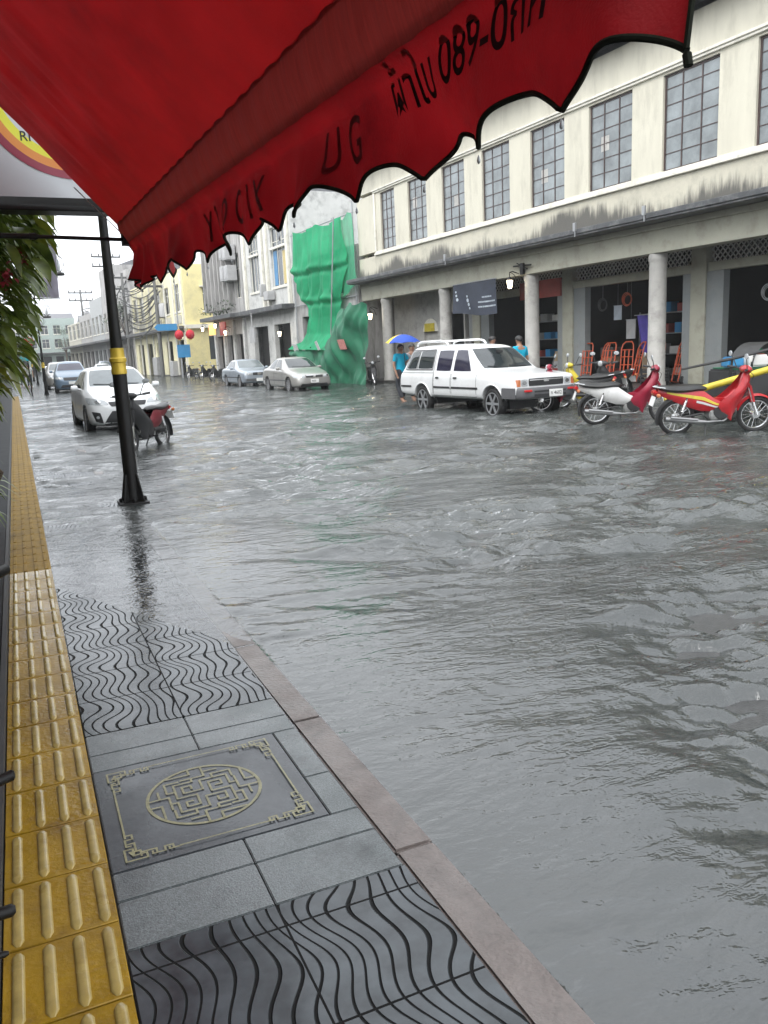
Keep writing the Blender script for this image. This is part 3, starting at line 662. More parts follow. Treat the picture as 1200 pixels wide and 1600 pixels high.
# rusty signboard over one shop and small brackets
g = MB(); g.bb(VF - .05, VF + .02, 5.35, 7.6, 3.0, 3.6); g.build('shop_sign', 'red_sign', main, smooth=False)
for s, z in ((9.2, 4.75), (2.1, 4.78), (-.6, 4.8)):
    g = MB(); g.bb(-.72, -.662, s, s + .10, z - .18, z + .05); g.bb(-.70, -.67, s + .02, s + .05, z - .34, z - .18)
    g.build('gutter_bracket', 'steel', main, smooth=False)

# generic shophouse -------------------------------------------------
def shophouse(name, label, s0, s1, H, wm, wins, doors, canopy=None, v0=0., depth=8., fm='white_trim', gm='glass_far', cols=(1, 1), rows=(2, 1), group=None, roofm='roof', trim='white_trim', base=P0, rz=ANG, sill=True):
    t = thing(name, label, 'building', base, rz, group)
    holes = [(a, b, za, zb) for a, b, za, zb in wins] + [(a, b, .02, zt) for a, b, zt in doors]
    g = MB(); wall_holes(g, s0, s1, .02, H, holes, v0, .28)
    g.bb(v0 + .28, v0 + depth, s0, s0 + .2, .02, H - .05); g.bb(v0 + .28, v0 + depth, s1 - .2, s1, .02, H - .05); g.bb(v0 + depth - .2, v0 + depth, s0 + .2, s1 - .2, .02, H - .05)
    g.build('wall', wm, t, smooth=False)
    r = MB(); r.add([(v0 + .28, s0 + .02, H - .25), (v0 + .28, s1 - .02, H - .25), (v0 + depth * .5, s1 - .02, H + 1.1), (v0 + depth * .5, s0 + .02, H + 1.1), (v0 + depth, s0 + .02, H - .2), (v0 + depth, s1 - .02, H - .2)],
                    [(0, 1, 2, 3), (3, 2, 5, 4), (0, 3, 4), (1, 5, 2)]); r.build('roof', roofm, t, smooth=False)
    for a, b, za, zb in wins:
        window(t, a, b, za, zb, v0 + .10, cols, rows, fm, gm, .06, .035)
        if sill:
            q = MB(); q.bb(v0 - .07, v0 - .002, a - .08, b + .08, za - .12, za); q.build('window_sill', trim, t, smooth=False)
    for a, b, zt in doors:
        q = MB(); q.bb(v0 + .6, v0 + .66, a - .2, b + .2, .03, zt + .1); q.build('door', 'dark_in', t, smooth=False)  # dark sheet behind the opening, standing in for the shade indoors
    if canopy:
        z0, z1, d = canopy
        q = MB(); q.bb(v0 - d, v0 - .002, s0 + .02, s1 - .02, z0, z1); q.build('canopy', 'gutter', t, bevel=.01, seg=1)
    return t
netted = shophouse('shophouse', 'grey shophouse under repair hidden behind the green netting', 17.95, 25.9, 6.3, 'weathered', [(19, 20.4, 4.2, 5.8), (22, 23.6, 4.2, 5.8)], [(18.6, 21.2, 3.4), (22, 25, 3.4)], None)
grey = shophouse('shophouse', 'grey white shophouse with tall arched windows beside the green netting', 26.0, 34.6, 10.2, 'greywhite',
                 [(26.85, 29.2, 5.3, 8.6), (31.4, 33.1, 5.3, 8.5)], [(26.9, 29.5, 3.2), (30.6, 33.3, 3.2)], (3.95, 4.2, .75), cols=(1, 1, 1), rows=(3, .9))
for a in (26.4, 29.8, 30.6, 33.9):
    g = MB(); g.bb(-.16, -.002, a - .16, a + .16, 4.2, 9.4); g.build('pilaster', 'white_trim', grey, bevel=.02, seg=1)
for a, b in ((26.85, 29.2), (31.4, 33.1)):
    g = MB(); g.bb(-.10, -.003, a - .05, b + .05, 7.36, 7.5); g.build('transom', 'white_trim', grey, bevel=.02, seg=1)
for a, b in ((26.85, 29.2), (31.4, 33.1)):
    g = MB(); c, r = (a + b) / 2, (b - a) / 2
    n = 16
    for i in range(n):
        p, q = math.pi * i / n, math.pi * (i + 1) / n
        A = (c + math.cos(p) * r, 8.55 + math.sin(p) * r * .75); B = (c + math.cos(q) * r, 8.55 + math.sin(q) * r * .75)
        g.bar((-.06, *A), (-.06, *B), .12, .12)
    g.build('window_arch', 'white_trim', grey)
g = MB(); g.bb(.112, .118, 26.95, 27.7, 5.4, 7.2); g.build('shutter', 'yellow_door', grey, smooth=False)
g = MB(); g.bb(.108, .116, 28.55, 29.1, 5.4, 7.3); g.build('shutter', 'blue_door', grey, smooth=False)
g = MB(); g.bb(-.5, -.02, 28.9, 29.6, 4.6, 5.1); g.build('wall_box', 'greybox', grey, bevel=.02, seg=1)
g = MB(); g.bb(-.4, -.01, 30.2, 30.5, 4.9, 5.6); g.build('wall_box', 'greybox', grey, bevel=.02, seg=1)
g = MB(); g.bb(-1.0, -.9, 30.3, 31.2, 2.2, 3.1); g.bb(-.96, -.94, 30.7, 30.8, 3.1, 3.95); g.build('hanging_sign', 'greybox', grey, smooth=False)

old = shophouse('shophouse', 'weathered grey shophouse with vertical fins and caged air conditioners', 34.7, 42.0, 9.6, 'weathered',
                [(35.2, 36.2, 5.2, 8.0)], [(35.3, 36.9, 2.9), (37.6, 39.0, 2.9), (39.9, 41.3, 2.9)], (3.95, 4.2, 1.0), sill=False)
for i in range(9): 
    g = MB(); s = 36.6 + i * .62; g.bb(-.45 - .1 * (i % 3), -.003, s, s + .13, 4.6, 9.4)
    g.build('fin', 'weathered', old, bevel=.01, seg=1)
for s, z in ((35.4, 6.3), (36.3, 6.35), (35.45, 7.6), (36.2, 7.7)):
    g = MB(); g.bb(-.75, -.1, s, s + .75, z, z + .95); g.bb(-.78, -.751, s + .08, s + .67, z + .1, z + .85); g.build('air_conditioner', 'greybox', old, bevel=.02, seg=1)
g = MB()
for i in range(170):
    s = random.uniform(35, 41.8); v = random.uniform(-1.2, -.3); z = random.uniform(4.2, 5.0)
    a = random.uniform(0, 6.28); l = random.uniform(.12, .3); d = Vector((math.cos(a) * .6, math.sin(a) * .6, random.uniform(-.2, .9))).normalized() * l; w_ = Vector((-d.y, d.x, 0)) * .3
    p = Vector((v, s, z)); g.add([p, p + d * .5 + w_, p + d, p + d * .5 - w_], [(0, 1, 2, 3)])
cp = g.build('creeper', 'farleaf', None, smooth=False); cp.location = P0; cp.rotation_euler = (0, 0, ANG)
tag(cp, 'straggling green creeper growing on the canopy of the weathered shophouse', 'plant')
g = MB(); g.bb(-.9, -.8, 38.9, 40.2, 3.0, 3.7); g.build('shop_sign', 'bulbwarm', old, smooth=False)
g = MB(); g.bb(-.9, -.8, 36.4, 37.6, 2.9, 3.75); g.build('shop_sign', 'red_sign', old, smooth=False)
for s in (35.0, 37.2, 39.4, 41.6):
    g = MB(); g.bb(-.12, -.003, s - .17, s + .17, .02, 3.9); g.build('pilaster', 'greywhite', old, bevel=.01, seg=1)

# yellow corner building: its end wall looks at us over a side lane
yel = shophouse('corner_building', 'pale yellow two storey corner building past the side lane', 50.0, 71.0, 8.6, 'pale_wall',
                [(a, a + 1.7, 5.3, 7.5) for a in (51.2, 54.8, 58.4, 62.0, 65.6, 68.6)], [(51.0, 53.4, 3.0), (55, 57.2, 3.0), (59, 61.2, 3.0), (63, 65.2, 3.0), (67, 69.6, 3.0)], (3.85, 4.1, .9), depth=10, rows=(2.4, 1))
g = MB(); wall_holes(g, .0, 9.0, .02, 8.9, [(1.55, 2.55, 5.25, 7.05), (1.75, 2.75, 1.3, 3.2)], 49.68, .3)
g.v = [(y, x, z) for x, y, z in g.v]; g.build('end_wall', 'yellow_wall', yel, smooth=False)
for q in ((1.56, 2.54, 5.26, 7.04), (1.76, 2.74, 1.31, 3.19)):
    g = MB(); g.bb(q[0], q[1], 49.80, 49.84, q[2], q[3]); g.build('pane', 'glass_far', yel, smooth=False)
g = MB(); g.bb(1.55, 2.55, 49.74, 49.79, 6.55, 6.62); g.bb(2.03, 2.08, 49.741, 49.789, 5.25, 7.05); g.build('window_bar', 'white_trim', yel, smooth=False)
for q in ((1.4, 2.7, 49.55, 5.1, 5.24), (1.3, 2.8, 49.35, 7.1, 7.2), (-.2, 9, 49.3, 3.85, 4.15)):
    g = MB(); g.bb(q[0], q[1], q[2], 49.678, q[3], q[4]); g.build('ledge', 'white_trim', yel, smooth=False)
for i in range(8):
    g = MB(); g.bb(-.10, -.003, 50.1 + i * 2.95, 50.4 + i * 2.95, .02, 8.2); g.build('pilaster', 'white_trim', yel, smooth=False)
for i in range(6):
    g = MB(); g.bb(-.06, -.002, 51.0 + 3.6 * i, 53.1 + 3.6 * i, 4.35, 5.0); g.build('parapet_panel', 'farwall_c', yel, smooth=False)
# dark cabinets by the wall
for q in ((-.5, 53.6, 54.8, 1.3), (-.4, 60.2, 61.8, 1.7)):
    g = MB(); g.bb(q[0], -.02, q[1], q[2], .02, q[3]); g.build('cabinet', 'greybox', yel, bevel=.03, seg=1)

# farther row and the houses that close the view, fading in the rain
far_specs = [(72, 80, 10.8, 'weathered'), (80.2, 89, 12.2, 'weathered'), (89.2, 99, 9.4, 'farwall_a'), (99.2, 110, 8.0, 'weathered'), (110.2, 124, 7.4, 'farwall_c')]
fl_ = ['first weathered dark shophouse past the corner building under tangled wires', 'tallest dark shophouse two doors past the pale yellow corner building', 'plain grey shophouse far down the row behind the wires',
       'low weathered shophouse near the far bend of the street', 'last cream shophouse of the row at the bend of the street']
for (a, b, H, wm), lb in zip(far_specs, fl_):
    n = 3; st = (b - a) / n
    shophouse('shophouse', lb, a, b, H, wm, [(a + st * i + .5, a + st * i + st - .7, 5, 7.2) for i in range(n)], [(a + st * i + .4, a + st * i + st - .5, 3.) for i in range(n)], (3.8, 4.05, 1.2), group='far shophouses')
clos = [((7.5, 172), 9, 10.2, 'farwall_b', 'green tinted apartment block closing the end of the street'), ((-3.5, 176), 9.5, 8.2, 'farwall_a', 'low grey house at the street end beside the green block'), ((17.5, 158), 11, 9., 'farwall_a', 'grey house at the street end right of the green block'),
        ((1.0, 205), 12, 11., 'farwall_c', 'hazy cream block rising behind the green block'), ((30, 165), 12, 11, 'farwall_c', 'far cream house half hidden behind the dark wires')]
for (x, y), wd, H, wm, lb in clos:
    n = 4; st = wd / n
    shophouse('apartment_building', lb, 0, wd, H, wm, [(st * i + .45, st * i + st - .45, z, z + 1.7) for i in range(n) for z in ([4.6, 7.4, 10.2] if H > 20 else [4.6, 7.2])], [(st * i + .4, st * i + st - .4, 3.) for i in range(n)], (3.5, 3.75, 1.2), base=(x + wd / 2, y, 0), rz=R(90), group='houses closing the street')
# left-hand row (shop walls beside the photographer's pavement)
def left_house(y0, y1, H, wm, label, x=-.82):
    t = thing('shophouse', label, 'building', (x, y0, 0), 0, None)
    L_ = y1 - y0
    g = MB(); wall_holes(g, 0, L_, .03, H, [(.6, L_ - .6, .03, 2.7), (1, L_ * .45, 4.6, 6.6), (L_ * .55, L_ - 1, 4.6, 6.6)], -.3, .3); g.bb(-8, -.3, 0, .2, .03, H); g.bb(-8, -.3, L_ - .2, L_, .03, H); g.bb(-8.2, -8, 0, L_, .03, H)
    g.build('wall', wm, t, smooth=False)
    d = MB(); d.bb(-1.3, -1.2, .3, L_ - .3, .03, 2.9); d.build('door', 'dark_in', t, smooth=False)  # no door leaf: dark panel painted as the shade inside the shop
    for a, b in ((1, L_ * .45), (L_ * .55, L_ - 1)):
        f = MB(); f.bb(-.2, -.15, a, b, 4.6, 4.68); f.bb(-.2, -.15, a, b, 6.52, 6.6); f.bb(-.2, -.15, a, a + .06, 4.68, 6.52); f.bb(-.2, -.15, b - .06, b, 4.68, 6.52); f.bb(-.2, -.15, (a + b) / 2 - .03, (a + b) / 2 + .03, 4.68, 6.52)
        w_ = f.build('window', 'frame_dark', t, smooth=False); p = MB(); p.bb(-.19, -.17, a + .02, b - .02, 4.62, 6.58); p.build('pane', 'glass_far', w_, smooth=False)
    r = MB(); r.bb(-8.2, .1, 0, L_, H, H + .2); r.build('roof', 'roof', t, smooth=False)
    return t
left_house(-4, 5.9, 7.5, 'greywhite', 'shop front that carries the red awning beside the yellow tactile tiles')
left_house(6.0, 15.9, 7.2, 'farwall_c', 'shop front behind the leafy red flowered tree on the near pavement')
left_house(16.0, 32, 7.0, 'farwall_a', 'shop front past the leafy tree on the near pavement', -1.2)
left_house(32.1, 60, 7.0, 'farwall_c', 'farther shop front behind the banner post on the near pavement', -1.6)
left_house(60.1, 100, 7.2, 'farwall_a', 'last grey shop front on the near pavement in the haze', -1.6)
left_house(100.1, 168, 7.2, 'farwall_c', 'distant cream shop row on the near side fading in the rain', -1.2)
# the green netting hung over the repair works
sc = thing('construction_netting', 'green construction netting draped over scaffold poles beside the cream arcade', 'netting', P0, ANG)
def nfold(s, z, k=1.): return .10 * k * math.sin(s * 4.1 + .6 * math.sin(z * 1.3)) + .06 * k * math.sin(s * 9.3 + z * .9) + .05 * k * math.sin(z * 2.3 + s)
def interp(t, pts):
    for (a, b), (c, d) in zip(pts, pts[1:]):
        if t <= c: 
            u = (t - a) / (c - a) if c > a else 0; return b + (d - b) * u
    return pts[-1][1]
def main_net(a, b):
    z = 7.75 - a * 6.12
    left = interp(z, [(1.6, 24.6), (2.0, 23.5), (3.2, 23.0), (4.2, 24.1), (5.6, 25.3), (7.8, 25.0)])
    right = interp(z, [(1.6, 18.4), (2.4, 19.4), (3.9, 19.3), (5.6, 18.5), (7.8, 18.95)])
    s = right + (left - right) * b
    v = -.32 + .8 * nfold(s, z)
    for zc, k in ((5.75, .16), (4.15, .13)):         # slack pockets over the tie lines
        v -= k * math.exp(-((z - zc) / .16) ** 2) * (.6 + .4 * math.sin(s * 2.6 + zc)); v += k * .6 * math.exp(-((z - zc + .25) / .12) ** 2)
    v -= .06 * math.sin(s * 6. + z * 5) * math.exp(-((z - 4.3) / .5) ** 2)
    v -= interp(z, [(1.6, .95), (1.9, .55), (2.4, .22), (3.2, .05), (8, 0)])
    sag = .22 * abs(math.sin(b * math.pi * 2)) * (1 - a) ** 2 + (.5 - b) * .15
    return (v, s, z - sag)
g = MB(); g.grid(main_net, 90, 70); o = g.build('net_sheet', 'net', sc, ang=180)
def thin_net(a, b):
    z = 7.6 - a * 3.1; s = 17.75 + 1.45 * b
    return (-.26 + .6 * nfold(s, z, .7) + .06 * b, s - .25 * a * (1 - b), z + .1 * math.sin(b * 6) * (1 - a) + .5 * b * a * a * -1)
g = MB(); g.grid(thin_net, 40, 16); o = g.build('net_sheet', 'net2', sc, ang=180); o['label'] = 'thin see-through strip of netting'
def low_net(a, b):
    s = 15.0 + 9.2 * b
    zt = interp(s, [(15, 3.45), (16.5, 3.55), (18.2, 3.3), (19.3, 2.2), (20, 1.75), (24.5, 1.62)]) + .07 * math.sin(s * 5)
    zb = interp(s, [(15, -.05), (21.8, -.05), (22.6, 1.1), (24.5, 1.35)])
    z = zt + (zb - zt) * a
    bul = math.sin(min(1, .15 + a) * math.pi * .75)
    return (-.95 - .32 * bul + .75 * nfold(s + .4 * math.sin(z * 2.1), z, .55) - .16 * math.sin(s * 1.3 + z * 1.4 + 1.) - .05 * math.sin(s * 3.7 - z * 4.6 + 2 * math.sin(s)), s, z)
g = MB(); g.grid(low_net, 40, 90); o = g.build('tarp_skirt', 'net3', sc, ang=180)
g = MB()
for s in (18.0, 20.3, 22.9, 25.6):
    g.tube([(-.10, s, -.05), (-.10, s, 8.2 if s < 19 else 7.8)], .035, 8)
for z in (2.0, 4.0, 6.0, 7.7):
    g.tube([(-.10, 17.9, z), (-.10, 25.8, z)], .03, 6)
g.tube([(-.62, 18.95, 7.62), (-.62, 20.0, 2.3)], .03, 6)
g.build('scaffold_frame', 'steel', sc)
for (s, z, v, m, w_, h_) in ((22.6, 1.80, -1.48, 'white', .55, .30), (19.8, 1.80, -1.46, 'white', .30, .45), (17.1, 1.78, -1.40, 'pinkpaper', .70, .46)):
    b = MB(); b.box((v, s, z), (.02, w_, h_), Matrix.Rotation(R(-18), 3, 'Y') @ Matrix.Rotation(R(random.uniform(-14, 14)), 3, 'X')); b.build('notice_board', m, sc, smooth=False)
# ------------------------------------------------------------------ cars (front at y=0 looking to -y)
def interp_st(st, y):
    for a, b in zip(st, st[1:]):
        if y <= b[0]:
            t = (y - a[0]) / (b[0] - a[0]); return [p + (q - p) * t for p, q in zip(a, b)]
    return list(st[-1])
def car_shell(st):
    def ring(s):
        y, zl, zb, zt, wl, wb, wt = s
        zm = zl + (zb - zl) * .5
        hp = [(0, zl), (wl * .9, zl), (wl, zl + .07), (max(wl, wb) + .012, zm), (wb, zb - .05), (wb - .025, zb), (wt + (wb - wt) * .12, zt - (zt - zb) * .14), (wt - .05, zt), (0, zt + .018)]
        return [(x, y, z) for x, z in hp] + [(-x, y, z) for x, z in hp[-2:0:-1]]
    g = MB(); rs = [ring(s) for s in st]; n = len(rs[0])
    for r in rs: g.v += r
    g.f = [(i * n + k, i * n + (k + 1) % n, (i + 1) * n + (k + 1) % n, (i + 1) * n + k) for i in range(len(rs) - 1) for k in range(n)]
    g.f += [tuple(range(n)), tuple(range((len(rs) - 1) * n, len(rs) * n))[::-1]]
    me = g.mesh('shell'); o = bpy.data.objects.new('shell', me); COL.objects.link(o)
    md = o.modifiers.new('s', 'SUBSURF'); md.levels = 2
    out = evaluated(o); bpy.data.objects.remove(o)
    return out
def carve(me, tools):
    o = bpy.data.objects.new('shell', me); COL.objects.link(o); ts = []
    for t in tools:
        to = bpy.data.objects.new('tool', t.mesh('tool', smooth=False)); COL.objects.link(to); ts.append(to)
        md = o.modifiers.new('b', 'BOOLEAN'); md.object = to; md.operation = 'DIFFERENCE'; md.solver = 'EXACT'
    out = evaluated(o)
    for x in ts + [o]: bpy.data.objects.remove(x)
    return out
class Proj:
    def __init__(s, me):
        s.t = BVHTree.FromPolygons([v.co.copy() for v in me.vertices], [tuple(p.vertices) for p in me.polygons])
    def hit(s, ax, a, b, sg=1):
        o, d = {'X': (Vector((3 * sg, a, b)), Vector((-sg, 0, 0))), 'F': (Vector((a, -3, b)), Vector((0, 1, 0))), 'R': (Vector((a, 9, b)), Vector((0, -1, 0))), 'T': (Vector((a, b, 5)), Vector((0, 0, -1)))}[ax]
        h = s.t.ray_cast(o, d)
        return (h[0], h[1] if h[1].dot(d) < 0 else -h[1]) if h[0] else (None, None)
    def patch(s, mb, q, ax, sg=1, off=.005, nu=10, nv=8, rnd=.25):
        """q: four corners (a,b) in order: lower left, lower right, upper right, upper left"""
        k = len(mb.v); last = None; vs = []
        for i in range(nu + 1):
            for j in range(nv + 1):
                u, v = 2 * i / nu - 1, 2 * j / nv - 1
                u, v = u * math.sqrt(1 - rnd * v * v * .5), v * math.sqrt(1 - rnd * u * u * .5)
                u, v = (u + 1) / 2, (v + 1) / 2
                a = (q[0][0] * (1 - u) + q[1][0] * u) * (1 - v) + (q[3][0] * (1 - u) + q[2][0] * u) * v
                b = (q[0][1] * (1 - u) + q[1][1] * u) * (1 - v) + (q[3][1] * (1 - u) + q[2][1] * u) * v
                p, n = s.hit(ax, a, b, sg)
                vs.append((p + n * off) if p else None)
        for x in vs:
            if x is not None: last = x; break
        out = []
        for x in vs:
            if x is not None: last = x
            out.append(last)
        if last is None: return mb
        w = nv + 1
        mb.add(out, [(i * w + j, (i + 1) * w + j, (i + 1) * w + j + 1, i * w + j + 1) for i in range(nu) for j in range(nv)])
        return mb
    def line(s, mb, pts, ax, sg=1, wd=.012, off=.004):
        for (a, b), (c, d) in zip(pts, pts[1:]):
            L_ = math.hypot(c - a, d - b); n = (-(d - b) / L_ * wd / 2, (c - a) / L_ * wd / 2)
            s.patch(mb, [(a - n[0], b - n[1]), (c - n[0], d - n[1]), (c + n[0], d + n[1]), (a + n[0], b + n[1])], ax, sg, off, max(2, int(L_ / .08)), 1, 0)
        return mb
def wheel(parent, x, y, r, sg, wd=.19, rimm='alloy', spokes=7, turn=0.):
    e = MB(); n = 30
    e.lathe([(r - .085, -wd / 2 + .01), (r - .03, -wd / 2), (r - .006, -wd / 2 + .025), (r, -wd / 4), (r, wd / 4), (r - .006, wd / 2 - .025), (r - .03, wd / 2), (r - .085, wd / 2 - .01)], (0, 0, 0), n, 'X', cap=False)
    e.lathe([(r - .085, wd / 2 - .06), (.01, wd / 2 - .06)], (0, 0, 0), n, 'X', cap=False); e.lathe([(r - .085, -wd / 2 + .06), (.01, -wd / 2 + .06)], (0, 0, 0), n, 'X', cap=False)
    t = e.build('wheel', 'rubber', parent); t.location = (x, y, r); t.rotation_euler = (0, 0, turn)
    q = MB(); ro = r - .083
    fx = sg * (wd / 2 - .012)
    q.lathe([(ro - .025, fx), (ro, fx + sg * .004), (ro + .004, fx - sg * .03)], (0, 0, 0), n, 'X', cap=False)
    q.lathe([(.01, fx + sg * .004), (.05, fx), (.055, fx - sg * .03)], (0, 0, 0), 16, 'X', cap=False)
    for i in range(spokes):
        a = 2 * math.pi * i / spokes; c, s_ = math.cos(a), math.sin(a)
        q.bar((fx - sg * .012, c * .045, s_ * .045), (fx - sg * .012, c * (ro - .01), s_ * (ro - .01)), .022 if spokes > 4 else .05, .05)
    q.build('rim', rimm, t)
    return t
def car(style, label, loc, rz, paint, cat='car', glass='carglass', group=None, name='parked_car', detail=True):
    S = STY[style]
    root = thing(name, label, cat, loc, rz, group)
    sh = car_shell(S['st']); P = Proj(sh)
    r = S['r']; tools = []
    if detail:
        for yw in S['wy']:
            for sg in (-1, 1):
                t = MB(); t.lathe([(r + .055, 0), (r + .055, .5)], (0, 0, 0), 28, 'X')
                wx = S['tx'] - .22
                t.v = [((x + wx) * sg, y + yw, z + r + .01) for x, y, z in t.v]; tools.append(t)
    body = carve(sh, tools) if tools else sh
    for p in body.polygons: p.use_smooth = True
    body.set_sharp_from_angle(angle=R(35))
    body.materials.clear(); body.name = 'body'
    ob = link('body', body, paint, root)
    for yw in S['wy']:
        for sg in (-1, 1): wheel(root, sg * (S['tx'] - .10), yw, r, sg, S.get('tw', .19), S.get('rim', 'alloy'), S.get('sp', 7))
    if detail:      # dark liners of the arches and the floor pan
        g = MB()
        for yw in S['wy']: g.bb(-S['tx'] + .24, S['tx'] - .24, yw - r, yw + r, .22, r * 1.7)
        g.build('underbody', 'blackmatte', root, smooth=False)
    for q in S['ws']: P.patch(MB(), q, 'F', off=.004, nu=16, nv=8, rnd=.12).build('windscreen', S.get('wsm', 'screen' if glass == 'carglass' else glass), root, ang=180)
    for q in S['rw']: P.patch(MB(), q, 'R', off=.004, nu=12, nv=8, rnd=.12).build('rear_window', glass, root, ang=180)
    for sg in (-1, 1):
        for i, q in enumerate(S['sw']):
            P.patch(MB(), q, 'X', sg, .004, 10, 6, .1).build('side_window', S['swm'][i] if 'swm' in S else glass, root, ang=180)
        if detail:
            for q in S['door']:
                y0, y1, z0, z1 = q
                o = P.line(MB(), [(y0, z1), (y0, z0), (y1, z0), (y1, z1)], 'X', sg, .011, .003).build('door', 'blackmatte', root, ang=180)
                h = MB(); P.patch(h, [(y1 - .26, z1 - .115), (y1 - .10, z1 - .115), (y1 - .10, z1 - .075), (y1 - .26, z1 - .075)], 'X', sg, .016, 4, 2, .2); h.build('handle', S.get('hm', paint), o, ang=180)
            for z, y0, y1 in S.get('trim', []):
                P.line(MB(), [(y0, z), ((y0 + y1) / 2, z), (y1, z)], 'X', sg, .045, .012).build('side_trim', S.get('trm', 'blackmatte'), root, ang=180)
        mx, my, mz = S['mir']
        g = MB(); g.lathe([(.02, -.10), (.075, -.08), (.088, 0), (.075, .07), (.03, .09)], (0, 0, 0), 12, 'X'); g.v = [(x * .9 + sg * (mx + .07), y * .7 + my, z * .75 + mz) for x, y, z in g.v]
        g.tube([(sg * (mx - .10), my + .02, mz - .04), (sg * (mx + .02), my, mz - .02)], .02, 6)
        g.build('wing_mirror', S.get('mm', paint), root)
        for q in S['hl']:
            qq = [(a * sg, b) for a, b in q]
            o = P.patch(MB(), qq, 'F', 1, .006, 10, 6, .3).build('headlight', 'lens', root, ang=180)
            cx_ = sum(a for a, b in qq) / 4; cz_ = sum(b for a, b in qq) / 4
            g = MB(); P.patch(g, [(cx_ - .055, cz_ - .04), (cx_ + .055, cz_ - .04), (cx_ + .055, cz_ + .04), (cx_ - .055, cz_ + .04)], 'F', 1, .009, 6, 6, .9); g.build('reflector', 'chrome', o, ang=180)
        for q in S.get('ind', []): P.patch(MB(), [(a * sg, b) for a, b in q], 'F', 1, .008, 5, 4, .2).build('indicator', 'amber', root, ang=180)
        for q in S.get('fog', []):
            o = P.patch(MB(), [(a * sg, b) for a, b in q], 'F', 1, .006, 6, 5, .15).build('fog_lamp', 'blackmatte', root, ang=180)
            cx_ = sum(a for a, b in q) / 4 * sg; cz_ = sum(b for a, b in q) / 4
            P.patch(MB(), [(cx_ - .03, cz_ - .03), (cx_ + .03, cz_ - .03), (cx_ + .03, cz_ + .03), (cx_ - .03, cz_ + .03)], 'F', 1, .01, 5, 5, .9).build('reflector', 'lens', o, ang=180)
        for q in S.get('tl', []): P.patch(MB(), [(a * sg, b) for a, b in q], 'R', 1, .006, 6, 5, .2).build('tail_light', 'redlens', root, ang=180)
    for q, m in S['gr']: P.patch(MB(), q, 'F', 1, .007, 16, 5, .12).build('grille', m, root, ang=180)
    for q in S.get('chr', []): P.patch(MB(), q, 'F', 1, .014, 12, 2, .1).build('grille_bar', 'chrome', root, ang=180)
    if 'pl' in S:
        z = S['pl'][0]; g = MB(); p, _ = P.hit('F', 0, z); y = p.y if p else 0
        g.bb(-.17, .17, y - .035, y - .012, z - .075, z + .075); pl = g.build('licence_plate', 'plate', root, bevel=.004, seg=1)
        if S['pl'][1]:
            flat_text('lettering', S['pl'][1], .10, 'blackmatte', pl, lambda a, b: (a - .148, y - .0365, z - .032 + b))
    # wipers
    g = MB()
    for a0, a1 in S.get('wip', []):
        pts = []
        for t in (0, .5, 1):
            p, n = P.hit('F', a0[0] + (a1[0] - a0[0]) * t, a0[1] + (a1[1] - a0[1]) * t)
            if p: pts.append(p + n * .014)
        if len(pts) == 3: g.tube(pts, .008, 5)
    if g.v: g.build('wiper', 'blackmatte', root)
    return root, P
STY = {}
STY['hatch'] = dict(r=.30, wy=(.80, 3.33), tx=.86, st=[
    (0, .30, .50, .60, .50, .48, .40), (.05, .22, .56, .68, .68, .66, .56), (.22, .19, .66, .79, .78, .76, .64), (.55, .19, .78, .90, .83, .82, .70), (.98, .19, .89, 1.0, .85, .845, .72),
    (1.10, .19, .91, 1.06, .85, .845, .70), (1.85, .19, .95, 1.42, .85, .84, .58), (2.05, .19, .955, 1.465, .85, .84, .565), (2.6, .19, .97, 1.485, .85, .84, .56), (3.2, .19, .99, 1.45, .85, .835, .55), (3.65, .2, 1.0, 1.32, .84, .82, .53),
    (3.92, .24, .96, 1.06, .80, .78, .55), (4.05, .34, .86, .93, .74, .72, .52), (4.10, .42, .80, .86, .62, .60, .46)],
    ws=[[(-.66, 1.05), (.66, 1.05), (.525, 1.405), (-.525, 1.405)]], rw=[[(-.55, 1.08), (.55, 1.08), (.48, 1.30), (-.48, 1.30)]],
    sw=[[(1.55, 1.0), (2.42, 1.01), (2.42, 1.385), (2.0, 1.37)], [(2.5, 1.01), (3.25, 1.04), (3.1, 1.365), (2.5, 1.385)], [(1.2, .985), (1.5, .995), (1.72, 1.19), (1.6, 1.15)]],
    door=[(1.35, 2.44, .30, .95), (2.47, 3.3, .32, .97)], mir=(.86, 1.55, 1.02), wip=[((-.1, 1.06), (-.55, 1.09)), ((.45, 1.06), (-.02, 1.09))],
    hl=[[(.40, .655), (.80, .67), (.815, .83), (.46, .75)]], fog=[[(.55, .27), (.70, .31), (.76, .53), (.60, .50)]], tl=[[(.58, .78), (.74, .8), (.74, 1.0), (.6, 1.0)]],
    gr=[([(-.36, .62), (.36, .62), (.42, .72), (-.42, .72)], 'blackmatte'), ([(-.56, .24), (.56, .24), (.36, .53), (-.36, .53)], 'blackmatte'), ([(-.50, .21), (.50, .21), (.52, .25), (-.52, .25)], 'greyplastic')], chr=[[(-.09, .625), (.09, .625), (.09, .68), (-.09, .68)]], pl=(.45, ''))
